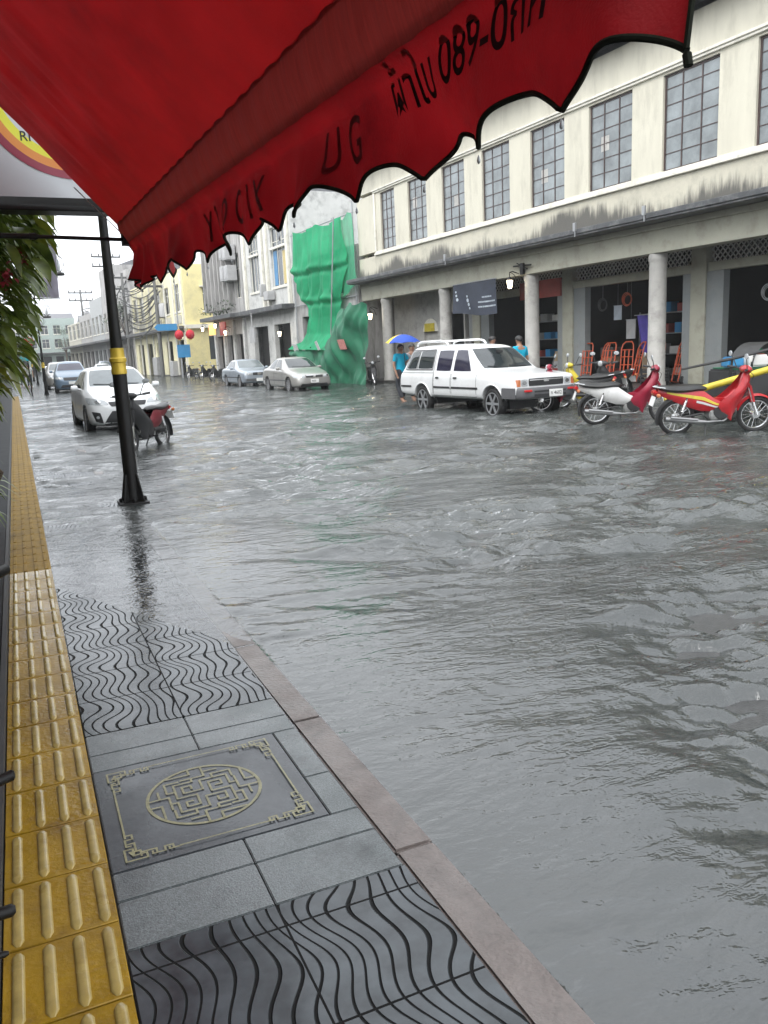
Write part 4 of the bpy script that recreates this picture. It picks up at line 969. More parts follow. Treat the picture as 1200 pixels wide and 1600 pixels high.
STY['sedan'] = dict(r=.30, wy=(.86, 3.48), tx=.855, sp=10, st=[
    (0, .34, .50, .62, .52, .50, .42), (.05, .24, .55, .69, .70, .68, .58), (.22, .20, .63, .76, .79, .77, .66), (.6, .19, .74, .85, .83, .82, .70), (1.15, .19, .84, .94, .85, .845, .72),
    (1.27, .19, .86, 1.0, .85, .845, .69), (2.0, .19, .90, 1.38, .85, .84, .58), (2.25, .19, .905, 1.425, .85, .84, .56), (2.8, .19, .92, 1.43, .85, .84, .555), (3.1, .19, .93, 1.385, .85, .84, .56), (3.70, .19, .95, 1.06, .84, .83, .66),
    (3.85, .2, .95, 1.02, .84, .82, .68), (4.30, .24, .91, .98, .79, .77, .66), (4.40, .36, .82, .90, .74, .72, .60), (4.45, .44, .76, .82, .6, .58, .5)],
    ws=[[(-.64, .99), (.64, .99), (.515, 1.36), (-.515, 1.36)]], rw=[[(-.6, 1.09), (.6, 1.09), (.5, 1.34), (-.5, 1.34)]],
    sw=[[(1.72, .955), (2.5, .96), (2.5, 1.345), (2.1, 1.325)], [(2.57, .96), (3.3, .985), (3.05, 1.325), (2.57, 1.345)]],
    door=[(1.5, 2.53, .30, .90), (2.56, 3.35, .32, .92)], mir=(.86, 1.72, .98), wip=[((.1, 1.0), (-.45, 1.03)), ((.55, 1.0), (.08, 1.03))],
    hl=[[(.38, .585), (.78, .60), (.785, .735), (.42, .70)]], wsm='carglass', tl=[[(.5, .74), (.74, .76), (.74, .92), (.5, .9)]], trim=[(.50, .95, 4.1)], trm='greyplastic',
    gr=[([(-.36, .60), (.36, .60), (.38, .69), (-.38, .69)], 'blackmatte'), ([(-.60, .25), (.60, .25), (.56, .36), (-.56, .36)], 'blackmatte')], chr=[[(-.34, .665), (.34, .665), (.36, .69), (-.36, .69)], [(-.06, .61), (.06, .61), (.06, .66), (-.06, .66)]], pl=(.46, '4602'))
STY['oldsedan'] = dict(r=.30, wy=(.80, 3.36), tx=.835, sp=12, st=[
    (0, .36, .60, .72, .58, .58, .52), (.04, .26, .66, .78, .74, .74, .66), (.14, .22, .72, .83, .79, .79, .71), (.6, .2, .79, .88, .82, .815, .73), (1.25, .2, .85, .93, .83, .825, .74),
    (1.35, .2, .86, .98, .83, .825, .72), (1.95, .2, .88, 1.34, .83, .82, .60), (2.15, .2, .885, 1.39, .83, .82, .585), (2.85, .2, .89, 1.40, .83, .82, .58), (3.1, .2, .90, 1.36, .83, .82, .59), (3.55, .2, .91, 1.02, .83, .815, .68),
    (3.66, .2, .91, .98, .83, .81, .70), (4.25, .22, .89, .95, .80, .79, .70), (4.40, .3, .82, .90, .78, .77, .68), (4.45, .4, .78, .84, .70, .69, .6)],
    ws=[[(-.65, .97), (.65, .97), (.54, 1.33), (-.54, 1.33)]], rw=[[(-.6, 1.04), (.6, 1.04), (.52, 1.30), (-.52, 1.30)]],
    sw=[[(1.72, .93), (2.48, .935), (2.48, 1.315), (2.06, 1.3)], [(2.55, .935), (3.2, .95), (3.02, 1.29), (2.55, 1.315)]],
    door=[(1.45, 2.5, .30, .87), (2.53, 3.3, .32, .88)], mir=(.85, 1.7, .96), hl=[[(.36, .62), (.72, .62), (.72, .75), (.36, .75)]], tl=[[(.5, .7), (.76, .7), (.76, .86), (.5, .86)]], trim=[(.52, .9, 4.1)],
    gr=[([(-.34, .62), (.34, .62), (.34, .75), (-.34, .75)], 'blackmatte'), ([(-.74, .33), (.74, .33), (.75, .46), (-.75, .46)], 'greyplastic')], chr=[[(-.10, .63), (.10, .63), (.10, .745), (-.10, .745)]], pl=(.40, ''))
STY['suv'] = dict(STY['hatch'], r=.34, st=[(y * 1.06, zl + .05, zb * 1.12 + .05, zt * 1.16, a * 1.03, b * 1.03, c * 1.05) for y, zl, zb, zt, a, b, c in STY['hatch']['st']],
    wy=(.85, 3.52), tx=.88, ws=[[(-.68, 1.24), (.68, 1.24), (.54, 1.60), (-.54, 1.60)]], sw=[[(1.65, 1.17), (2.55, 1.18), (2.55, 1.6), (2.12, 1.58)], [(2.65, 1.18), (3.4, 1.2), (3.3, 1.57), (2.65, 1.6)]], rw=[[(-.55, 1.26), (.55, 1.26), (.48, 1.5), (-.48, 1.5)]],
    door=[], mir=(.9, 1.62, 1.2), wip=[], hl=[[(.42, .78), (.8, .8), (.8, .92), (.46, .9)]], fog=[], gr=[([(-.4, .72), (.4, .72), (.42, .88), (-.42, .88)], 'blackmatte'), ([(-.6, .36), (.6, .36), (.5, .5), (-.5, .5)], 'blackmatte')], chr=[], pl=(.6, ''))
STY['pickup'] = dict(r=.335, wy=(.82, 3.80), tx=.835, tw=.2, rim='steel', sp=6, hm='blackmatte', st=[
    (0, .46, .78, .905, .76, .76, .70), (.02, .44, .79, .93, .80, .80, .75), (.10, .42, .82, .955, .815, .815, .765), (.6, .40, .88, 1.0, .83, .83, .78), (1.22, .38, .93, 1.05, .835, .835, .78),
    (1.30, .38, .94, 1.09, .835, .835, .75), (1.86, .38, .96, 1.54, .835, .83, .645), (2.02, .38, .965, 1.615, .835, .83, .63), (2.6, .38, .97, 1.65, .835, .83, .625), (3.3, .38, .975, 1.66, .835, .83, .63), (4.2, .38, .98, 1.665, .835, .83, .64),
    (4.45, .40, .985, 1.64, .835, .83, .64), (4.55, .40, .985, 1.56, .835, .83, .65), (4.86, .42, .985, 1.07, .83, .825, .72), (4.92, .44, .95, 1.0, .82, .81, .74), (4.95, .5, .9, .95, .78, .77, .7)],
    ws=[[(-.69, 1.09), (.69, 1.09), (.585, 1.545), (-.585, 1.545)]], rw=[[(-.6, 1.14), (.6, 1.14), (.56, 1.5), (-.56, 1.5)]],
    sw=[[(1.66, 1.04), (2.40, 1.045), (2.40, 1.53), (1.98, 1.52)], [(2.52, 1.045), (3.16, 1.05), (3.16, 1.535), (2.52, 1.53)], [(3.36, 1.10), (4.05, 1.10), (4.00, 1.53), (3.36, 1.53)], [(4.13, 1.10), (4.62, 1.10), (4.44, 1.52), (4.08, 1.53)]],
    wsm='carglass', swm=['carglass2', 'carglass2', 'carglass', 'carglass'], door=[(1.42, 2.45, .46, .98), (2.49, 3.24, .46, .98)], mir=(.0, 1.7, .3), trim=[(.66, 1.34, 2.44), (.66, 2.50, 3.22), (.66, 4.3, 4.85)],
    hl=[[(.49, .715), (.66, .715), (.66, .86), (.49, .86)]], ind=[[(.675, .715), (.775, .715), (.77, .86), (.675, .86)]], tl=[[(.66, .7), (.78, .7), (.78, .95), (.66, .95)]],
    gr=[([(-.47, .715), (.47, .715), (.47, .875), (-.47, .875)], 'blackmatte')], chr=[[(-.45, .83), (.45, .83), (.45, .855), (-.45, .855)], [(-.07, .795), (.07, .795), (.07, .85), (-.07, .85)]], wip=[((-.05, 1.10), (-.55, 1.14)), ((.50, 1.10), (.02, 1.14))])
def stretch(S, k):
    S['st'] = [(y * k, *r) for y, *r in S['st']]; S['wy'] = tuple(y * k for y in S['wy']); S['sw'] = [[(y * k, z) for y, z in q] for q in S['sw']]
    S['door'] = [(a * k, b * k, c, d) for a, b, c, d in S['door']]; S['trim'] = [(z, a * k, b * k) for z, a, b in S['trim']]
PKL = 1.03
stretch(STY['pickup'], PKL)
ZR = -.09
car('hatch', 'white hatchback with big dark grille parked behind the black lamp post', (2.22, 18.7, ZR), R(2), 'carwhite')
car('sedan', 'champagne silver sedan parked in front of the green netting', (11.02, 31.2, ZR), R(2), 'carsilver')
car('oldsedan', 'older boxy silver blue sedan parked behind the champagne sedan', (11.0, 39.2, ZR), R(1), 'carblue')
car('suv', 'slate blue car with purple tinted windscreen parked ahead of the banner post', (2.75, 46.0, ZR), R(-2), 'cardark', glass='carglass2')
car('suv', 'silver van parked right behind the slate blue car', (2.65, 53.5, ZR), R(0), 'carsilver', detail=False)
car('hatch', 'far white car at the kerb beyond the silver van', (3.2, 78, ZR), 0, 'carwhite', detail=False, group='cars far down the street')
car('sedan', 'far white sedan driving in the middle of the flooded street', (8.2, 84, ZR), R(2), 'carwhite', detail=False, group='cars far down the street')
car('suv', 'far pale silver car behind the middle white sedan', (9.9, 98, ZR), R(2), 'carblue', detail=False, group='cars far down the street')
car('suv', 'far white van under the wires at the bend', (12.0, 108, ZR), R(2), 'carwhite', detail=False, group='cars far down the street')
car('sedan', 'tiny far white car at the very end of the near kerb', (5.0, 112, ZR), R(0), 'carwhite', detail=False, group='cars far down the street')
pk, PP = car('pickup', 'white double cab pickup with canopy and roof rack parked in the flood', (10.42, 14.6, ZR - .05), R(3), 'carwhite', cat='pickup truck', name='pickup_truck')
def pickup_bits():
    # wrap-round grey front bumper with number plate
    def bf(a, b):
        x = -.86 + 1.72 * a; t = abs(x) / .86
        y = -.10 + .16 * t ** 5 * 1.6
        if t > .985: y += .25
        q = 2 * math.pi * b
        return (x, y + .045 * math.cos(q), .575 + .115 * max(-1, min(1, 1.25 * math.sin(q))))
    g = MB(); g.grid(bf, 40, 16)
    for sg in (-1, 1): g.bb(sg * .85 - .02, sg * .85 + .02, -.02, .40, .47, .69)
    bp_ = g.build('bumper', 'greyplastic', pk)
    g = MB(); g.bb(-.42, .42, -.152, -.146, .50, .545); g.bb(-.42, .42, -.152, -.146, .585, .62); g.build('bumper_slot', 'blackmatte', bp_, smooth=False)
    for sg in (-1, 1):
        g = MB(); g.bb(sg * .58 - .10, sg * .58 + .10, -.15, -.12, .60, .645); g.build('indicator', 'redlens', bp_, bevel=.006, seg=1)
    g = MB(); g.bb(-.04, .32, -.172, -.156, .475, .63); pl = g.build('licence_plate', 'plate', pk, bevel=.004, seg=1)
    flat_text('lettering', 'ก 4602', .105, 'blackmatte', pl, lambda a, b: (a - .015, -.1735, .52 + b))
    # roof rack hoops
    g = MB()
    for x in (-.55, .55): g.tube([(x, y * PKL, z) for y, z in ((2.95, 1.66), (3.05, 1.735), (3.3, 1.765), (4.15, 1.765), (4.35, 1.73), (4.42, 1.66))], .026, 8)
    for y in (3.12, 4.28): g.tube([(-.55, y * PKL, 1.755), (.55, y * PKL, 1.755)], .022, 8)
    g.build('roof_rack', 'carwhite', pk)
    g = MB(); g.bb(-.60, .60, 1.95, 1.99, 1.60, 1.61); 
    for sg in (-1, 1):      # frames of the canopy windows
        P = PP
        q = MB(); P.line(q, [(y * PKL, z) for y, z in ((3.33, 1.075), (4.66, 1.075), (4.47, 1.55), (3.33, 1.55), (3.33, 1.075))], 'X', sg, .03, .010); P.line(q, [(4.09 * PKL, 1.08), (4.05 * PKL, 1.54)], 'X', sg, .03, .010)
        q.build('canopy_window_frame', 'greyplastic', pk, ang=180)
        q = MB(); P.line(q, [(3.27 * PKL, .45), (3.27 * PKL, 1.62)], 'X', sg, .016, .004); P.line(q, [(3.27 * PKL, 1.0), (4.85 * PKL, 1.0)], 'X', sg, .014, .004); q.build('canopy_seam', 'greyplastic', pk, ang=180)
        q = MB()
        for yw in STY['pickup']['wy']:
            pts = []
            for i in range(15):
                a = math.pi * (i / 14.); y = yw + .41 * math.cos(a); z = .345 + .41 * math.sin(a)
                p, n = P.hit('X', y, max(z, .40), sg)
                if p: pts.append(p + n * .004)
            q.tube(pts, .014, 6)
        q.build('arch_lip', 'carwhite', pk)
        q = MB(); q.tube([(sg * .60, 1.52, 1.30), (sg * .48, 1.505, 1.27)], .012, 6)
    q = MB(); q.bb(-.35, .35, 1.25, 1.6, 1.1, 1.12)
    # interior mirror
    q = MB(); q.box((0, 1.70, 1.46), (.2, .02, .06)); q.build('mirror', 'blackmatte', pk, bevel=.01)
pickup_bits()

# ------------------------------------------------------------------ underbone motorcycles (forward = +x, wheels on z=0)
def motorcycle(label, loc, rz, body='red', panel=None, stripe=True, plate='', lean=R(4), seatm='seatblack', group=None, shield=True, mirror=True, tail=None):
    t = thing('motorcycle', label, 'motorcycle', loc, rz, group); panel = panel or body
    WB = 1.22; r = .285
    for x in (0, WB):
        g = MB(); g.torus((0, 0, 0), r - .036, .036, 'Y', 36, 8, 1.05); w_ = g.build('wheel', 'rubber', t); w_.location = (x, 0, r)
        q = MB(); q.torus((0, 0, 0), r - .068, .013, 'Y', 32, 6, 1.6)
        for i in range(18):
            a = 2 * math.pi * i / 18; b = a + .5 * (1 if i % 2 else -1); sy = .03 if i % 4 < 2 else -.03
            q.tube([(.035 * math.cos(b), sy, .035 * math.sin(b)), ((r - .07) * math.cos(a), 0, (r - .07) * math.sin(a))], .0032, 4)
        q.lathe([(.01, -.055), (.06, -.05), (.062, .05), (.01, .055)], (0, 0, 0), 16, 'Y'); q.build('rim', 'chrome', w_)
    g = MB()                                       # frame, swing arm, stand
    g.tube([(1.04, 0, .86), (.93, 0, .62), (.72, 0, .42), (.45, 0, .42), (.30, 0, .55), (-.12, 0, .68)], .026, 8)
    for s in (-.085, .085): g.tube([(.38, s, .34), (0, s, r)], .018, 6)
    g.tube([(.45, -.03, .25), (.40, -.17, .03)], .011, 6); g.tube([(.62, -.24, .26), (.62, .24, .26)], .013, 6)
    g.build('frame', 'blackmatte', t)
    for s in (-.10, .10):
        g = MB(); g.tube([(.02, s, r), (.12, s, .60)], .018, 8)
        for i in range(8): 
            f = .35 + i * .07; p = Vector((.02, s, r)).lerp(Vector((.12, s, .60)), f); g.torus(p, .027, .006, 'Z', 12, 5)
        g.build('shock', 'chrome', t)
    g = MB()
    for s in (-.072, .072): g.tube([(WB, s, r), (WB - .155, s * .9, .72)], [.024, .019], 8)
    g.build('fork', 'chrome', t)
    g = MB(); g.bb(.50, .78, -.09, .09, .26, .40); g.tube([(.74, 0, .35), (.92, 0, .39)], [.07, .055], 12); g.lathe([(.01, -.13), (.09, -.12), (.10, 0), (.09, .12), (.01, .13)], (.56, 0, .32), 18, 'Y')
    g.build('engine', 'engine', t, bevel=.015)
    g = MB(); g.tube([(.85, -.06, .33), (.70, -.11, .22), (.45, -.13, .215), (.30, -.135, .225), (-.22, -.145, .29)], [.018, .018, .02, .040, .043], 12); g.build('muffler', 'muffler', t)
    g = MB(); g.tube([(.28, -.172, .262), (-.15, -.185, .315)], [.022, .026], 8); g.build('heat_shield', 'muffler', t)
    g = MB(); g.lathe([(.01, -.14), (.10, -.135), (.12, -.10), (.12, .10), (.10, .135), (.01, .14)], (0, 0, 0), 18, 'Y'); g.v = [(x * 1.25 + .66, y, z + .36) for x, y, z in g.v]; g.build('crankcase', 'blackmatte', t)
    g = MB(); g.prism([(1.03, .80), (1.10, .76), (1.185, .47), (1.12, .47)], -.10, .10); g.build('fork_cover', body, t, bevel=.02)
    def arc(rr, a0, a1, hw, th, cx):
        q = MB(); q.grid(lambda a, b: (cx + (rr - th * (2 * b - 1) ** 2) * math.cos(R(a0 + (a1 - a0) * a)), hw * (2 * b - 1), r + (rr - th * (2 * b - 1) ** 2) * math.sin(R(a0 + (a1 - a0) * a))), 16, 6); return q
    arc(.325, 25, 165, .062, .03, WB).build('front_fender', body, t)
    arc(.33, 40, 200, .075, .03, 0).build('rear_fender', 'blackmatte', t)
    # side panels from the tail to the engine, with stripe
    up = [(-.32, .755), (-.05, .735), (.18, .72), (.38, .69), (.56, .56), (.74, .47)]; lo = [(-.32, .66), (-.06, .54), (.14, .45), (.34, .385), (.52, .37), (.72, .38)]
    def side(s):
        def f(a, b):
            k = a * 5; i = min(4, int(k)); u = k - i
            tu = Vector(up[i]).lerp(Vector(up[i + 1]), u); tl = Vector(lo[i]).lerp(Vector(lo[i + 1]), u); p = tl.lerp(tu, b)
            wd = (.055 + .075 * min(1, a * 2.2)) * (1 - .3 * (2 * b - 1) ** 2)
            return (p.x, s * wd, p.y)
        return f
    for s in (-1, 1):
        g = MB(); g.grid(side(s), 20, 6); o = g.build('side_panel', panel, t)
        if stripe:
            fs = side(s); q = MB(); q.grid(lambda a, b: (lambda p: (p[0], p[1] + s * .004, p[2]))(fs(.10 + .82 * a, .52 + .17 * b + .06 * a)), 16, 2); q.build('stripe', 'yellow', o)
            q = MB(); q.grid(lambda a, b: (lambda p: (p[0], p[1] + s * .005, p[2]))(fs(.5 + .45 * a, .36 + .12 * b)), 10, 2); q.build('stripe', 'white', o)
    g = MB(); g.grid(lambda a, b: (-.30 + .65 * a, (2 * b - 1) * .10, .735 - .10 * a + 0.0), 6, 4); g.build('seat_base', panel, t)
    def seat(a, b):
        x = -.34 + .80 * a; q = 2 * math.pi * b; wd = .10 + .035 * math.sin(math.pi * a); top = .80 - .055 * math.sin(min(1, a * 1.3) * math.pi) * .5 - .05 * a
        hh = .055 * (1 - .6 * abs(2 * a - 1) ** 6); e = (max(0, 1 - abs(2 * a - 1) ** 8)) ** .5
        return (x, wd * e * math.cos(q), top - .03 + hh * math.sin(q) * e)
    g = MB(); g.grid(seat, 22, 14); g.build('seat', seatm, t)
    # leg shield and steering column fairing
    for s in (-1, 1):
        def sh(a, b, s=s):
            z = .97 - .75 * a
            xf = interp(a, [(0, 1.06), (.2, 1.10), (.45, 1.04), (.7, .94), (1, .83)]); xr = interp(a, [(0, .985), (.15, .95), (.32, .86), (.48, .74), (.58, .62), (.68, .58), (.82, .66), (1, .80)])
            x = xf + (xr - xf) * b; w_ = interp(a, [(0, .05), (.2, .13), (.4, .175), (.7, .17), (1, .12)])
            y = s * (.03 + (w_ - .03) * math.sin(math.pi * .5 * min(1, b * 1.6)) ** .8 * (1 - .25 * max(0, b - .6)))
            return (x, y, z)
        g = MB(); g.grid(sh, 16, 8); o = g.build('leg_shield', body, t)
    g = MB(); g.prism([(1.00, .95), (1.10, .92), (1.07, .74), (1.0, .62), (.93, .66), (.96, .82)], -.055, .055); g.build('column_fairing', body, t, bevel=.02)
    g = MB(); g.prism([(.55, .50), (.80, .47), (.97, .70), (.90, .70), (.76, .56), (.55, .58)], -.06, .06); g.build('tunnel_cover', body, t, bevel=.02)
    # handlebar cowl, grips, levers, mirrors, lamps
    g = MB(); g.lathe([(.02, -.17), (.06, -.12), (.085, 0), (.06, .12), (.02, .17)], (0, 0, 0), 14, 'Y'); g.v = [(x * .9 + 1.03, y, z * .8 + .99) for x, y, z in g.v]; g.build('headlight_cowl', body, t)
    g = MB(); g.lathe([(.005, .03), (.05, .02), (.066, 0), (.066, -.02)], (0, 0, 0), 16, 'X'); g.v = [(x + 1.085, y, z + .985) for x, y, z in g.v]; g.build('headlight', 'lens', t)
    g = MB(); g.tube([(.90, -.34, 1.01), (.96, -.22, 1.0), (1.0, -.08, .99), (1.0, .08, .99), (.96, .22, 1.0), (.90, .34, 1.01)], .013, 8)
    for s in (-1, 1):
        g.tube([(.89, s * .35, 1.012), (.95, s * .24, 1.002)], .02, 8); g.tube([(1.0, s * .22, 1.0), (.98, s * .36, 1.0)], .007, 5)
    g.build('handlebar', 'blackmatte', t)
    g = MB(); g.tube([(1.0, .15, 1.0), (1.10, .12, .92), (1.09, .06, .70), (1.16, .05, .45)], .006, 5); g.tube([(1.0, -.15, 1.0), (1.12, -.10, .90), (1.06, -.06, .66), (.8, -.06, .45)], .006, 5); g.build('cable', 'cable', t)
    g = MB(); g.tube([(.05, .09, .33), (.30, .10, .36), (.52, .10, .36)], [.03, .035, .04], 8); g.build('chain_case', 'blackmatte', t)
    if mirror:
        for s in (-1, 1):
            g = MB(); g.tube([(.97, s * .20, 1.0), (.93, s * .26, 1.15), (.91, s * .29, 1.19)], .007, 6); o = g.build('mirror', 'blackmatte', t)
            q = MB(); q.lathe([(.01, -.012), (.05, -.01), (.055, .0), (.01, .012)], (0, 0, 0), 16, 'X'); q.v = [(x + .905, y * 1.25 + s * .31, z * .8 + 1.215) for x, y, z in q.v]; q.build('mirror_glass', 'lens', o)
    g = MB(); g.box((-.36, 0, .70), (.07, .15, .07)); g.build('tail_light', 'redlens', t, bevel=.02)
    for s in (-1, 1):
        g = MB(); g.lathe([(.01, -.03), (.03, -.02), (.03, .02), (.01, .03)], (-.33, s * .13, .655), 10, 'Y'); g.build('indicator', 'amber', t)
    g = MB(); g.box((-.385, 0, .56), (.012, .19, .15), Matrix.Rotation(R(18), 3, 'Y')); p = g.build('licence_plate', 'plate', t)
    g = MB(); g.tube([(-.10, -.10, .74), (-.34, -.09, .78), (-.38, 0, .785), (-.34, .09, .78), (-.10, .10, .74)], .011, 6); g.build('grab_rail', 'chrome', t)
    t.rotation_euler = (lean, 0, rz)
    return t
ZM = -.055
def ang(p, q): return math.atan2(q[1] - p[1], q[0] - p[0])
redb = motorcycle('bright red underbone motorcycle with yellow stripe parked in the flood', (9.42, 9.75, ZM), ang((9.42, 9.75), (10.55, 9.2)), 'red')
rwb = motorcycle('crimson and white underbone motorcycle with its rear wheel in the water', (9.62, 11.95, ZM), ang((9.62, 11.95), (10.7, 11.3)), 'crimson', 'white', stripe=False)
dk = motorcycle('maroon motorcycle half hidden behind the pickup bonnet', (11.6, 14.35, ZM), ang((0, 0), (1, -.35)) + R(165), 'crimson', 'blackmatte', False)
motorcycle('black motorcycle with white front rim parked against the green netting', (14.55, 33.6, ZM), R(-105), 'blackmatte', 'blackmatte', False)
dup(dk, (14.9, 31.2, ZM), R(-95), 'dark motorcycle parked by the first arcade column behind the umbrella', mats={'crimson': 'blackmatte'})
yl = dup(rwb, (12.55, 15.1, ZM), R(170), 'black motorcycle with yellow fairing standing behind the pickup nose', mats={'crimson': 'yellow', 'white': 'blackmatte'})
dup(dk, (13.4, 15.6, ZM), R(200), 'dark motorcycle by the shop with orange hand trucks', mats={'crimson': 'blackmatte'})
far_l = ['first dark motorcycle of the parked row beyond the silver blue sedan', 'second dark motorcycle of the parked row beyond the silver blue sedan', 'third dark motorcycle in the row next to the blue board post', 'last dark motorcycle at the lane mouth by the yellow wall']
for (x, y), lb in zip(((12.6, 50.5), (12.6, 53.5), (12.7, 57.5), (12.4, 61.5)), far_l):
    dup(dk, (x, y, ZM), R(random.uniform(-150, -110)), lb, 'motorcycles parked near the lane', {'crimson': 'blackmatte'})
lb_ = motorcycle('dark motorcycle with red side cover parked behind the black lamp post', (2.36, 15.2, -.08), ang((2.36, 15.2), (1.66, 14.2)), 'blackmatte', 'darkred', False)
# ------------------------------------------------------------------ red awning (local axes: x towards the road, y along the street)
AW = Vector((.9, 4., 0)); SF, SN = 1.80, -2.87       # far and near ends
aw = thing('shop_awning', 'large red fabric awning with scalloped valance hanging over the pavement', 'awning', AW, ANG)
M['awn'] = mat('red_awning_canvas', (.30, .007, .009), .55, var=.2, scale=3, trans=.40, bump=.2, bscale=140, dirt=(.18, .005, .007), dscale=2)
M['val'] = mat('dark_red_valance_canvas', (.33, .008, .012), .6, var=.18, scale=3, trans=.36, bump=.2, bscale=140, dirt=(.17, .005, .008), dscale=2.5)
M['band'] = mat('maroon_awning_hem', (.27, .026, .022), .6, var=.25, trans=.28, scale=6, bump=.3, bscale=40, stretch=(1, 14, 1))
M['trim'] = mat('dark_green_piping', (.017, .019, .013), .9, var=.3, scale=20, spec=.15)
M['ink'] = mat('black_print_ink', (.012, .003, .004), .7, var=.3, scale=12, spec=.2)
M['inkfaint'] = mat('print_showing_through_canvas', (.12, .005, .008), .6, var=.3, scale=12, trans=.25)
def band_h(t): return .235 - .115 * t               # t: 0 near, 1 far
def topz(t): return 2.262 + .004 * t
def canopy_f(a, b):
    s = SN + (SF - SN) * a; d = 2.0 * b
    z0 = topz(a) + band_h(a)
    sag = .020 * math.sin(s * 7.5 + d * 2.6) * math.exp(-((a - .8) / .22) ** 2) * (b * 2 if b < .5 else 1) * .9 + .012 * math.sin(s * 17 + d * 5.2) * math.exp(-((a - .85) / .16) ** 2) * min(1, b * 3)
    fk = math.exp(-((a - .86) / .17) ** 2) * min(1, b * 4)
    sag += fk * (.0075 * math.sin(s * 47 + d * 9 + 1.5 * math.sin(d * 3)) + .005 * math.sin(s * 81 + d * 14))
    sag -= .05 * math.sin(math.pi * b) * math.sin(math.pi * min(1, max(0, a)))
    return (-.045 - d, s, z0 - .012 + d * 1.075 + sag)
g = MB(); g.grid(canopy_f, 90, 40); g.build('canopy', 'awn', aw, ang=180)
def band_f(a, b):
    s = SN + (SF - SN) * a; q = math.sin(math.pi * b)
    return (-.004 - .05 * b - .012 * q + .004 * math.sin(s * 40), s, topz(a) + band_h(a) * b)
g = MB(); g.grid(band_f, 120, 6); g.build('hem_band', 'band', aw, ang=180)
g = MB(); g.tube([(.020, SN, 2.290), (.020, SF, 2.290)], .013, 10); g.tube([(.012, SF, 2.285), (.012, SF + .03, 2.285)], .038, 12); g.build('front_rail', 'blackmatte', aw)
# valance
LSC = .335
def val_x(s, h):                                     # h: 0 top, 1 bottom
    near = max(0., min(1., (1.2 - s) / 3.5))
    k = h ** 1.2
    x = k * (.030 * math.sin(s * 6.3 + 1.0) + .022 * math.sin(s * 13.1 + .7 * h * 4) + .012 * math.sin(s * 29 + 2))
    x += .05 * k * near * math.sin(s * 3.4 + h * 2.2)
    if s > 1.35: x += k * .03 * math.sin(s * 46) 
    return x
def vx(s, h): return .038 * min(1., h * 5) - .002 + val_x(s, h)
def val_bot(s):
    u = (s - (SN - .02)) / LSC
    f = abs(math.sin(math.pi * u)) ** .75
    zb = 1.955 + .004 * math.sin(s * 5)
    return zb + (.075 * f if s < 1.2 else .06 * f)
def val_f(a, b):
    s = SN + (SF + .0 - SN) * a; top = 2.266; bot = val_bot(s)
    z = top + (bot - top) * b
    return (vx(s, b), s, z)
g = MB(); g.grid(val_f, 420, 22); va = g.build('valance', 'val', aw, ang=180)
g = MB()
g.tube([(.038 + val_x(s, 1), s, val_bot(s) - .002) for s in np.linspace(SN, SF, 420)], .0068, 7)
g.tube([(vx(SN, b), SN, 2.275 + (val_bot(SN) - 2.275) * b) for b in np.linspace(0, 1, 10)], .006, 6)
g.build('piping', 'trim', va)
g = MB(); g.tube([(.038 + val_x(SN, 1), SN, 1.965), (.038 + val_x(SN, 1), SN - .004, 1.945)], .008, 8); g.build('piping_end', 'trim', va)
def val_text(body, size, s_start, zb, m, squeeze=1., slope=0.):
    def fn(a, b):
        s = s_start - a * squeeze; z = zb + b + slope * a
        h = (2.275 - z) / (2.275 - val_bot(s)); h = max(0, min(1, h))
        return (vx(s, h) - .004, s, z)
    return flat_text('lettering', body, size, m, va, fn, 6)
val_text('ผ้าใบ 089-0กห', .150, -1.80, 2.135, 'ink', .86)
val_text('U G', .19, -1.38, 2.06, 'inkfaint', .8)
val_text('Y O O C I X', .19, .12, 2.05, 'inkfaint', .92)
# folding arm, stay wire and crank rod
g = MB(); g.tube([(-1.62, SF - .02, 2.30), (-.55, SF - .02, 2.295)], .0175, 10); g.tube([(-.62, SF - .02, 2.295), (0.0, SF - .02, 2.285)], .0125, 10)
g.tube([(-.60, SF - .02, 2.295), (-.56, SF - .02, 2.295)], .022, 10); g.box((.0, SF - .02, 2.285), (.07, .06, .075)); g.build('support_arm', 'black', aw)
g = MB(); g.tube([(-.30, SF - .02, 2.60), (-.01, SF - .02, 2.30)], .0035, 5); g.tube([(0, SF, 2.25), (.05, SF, 2.23), (.09, SF, 2.25)], .003, 5); g.build('stay_wire', 'steel', aw)
g = MB(); g.tube([(-.62, 1.35, 3.62), (-.69, 1.75, 3.05), (-.715, 1.93, 2.90)], [.007, .009, .010], 6); g.build('crank_rod', 'blackmatte', aw)
# rain drops hanging from the scallop tips
for i in range(14):
    s = SN - .02 + LSC * i
    if SN <= s <= SF:
        g = MB(); z = val_bot(s) - .012; g.lathe([(.0005, z), (.003, z - .006), (.0045, z - .014), (.003, z - .019), (.0005, z - .021)], (.038 + val_x(s, 1), s, 0), 10); g.build('hanging_drop', 'lens', va)

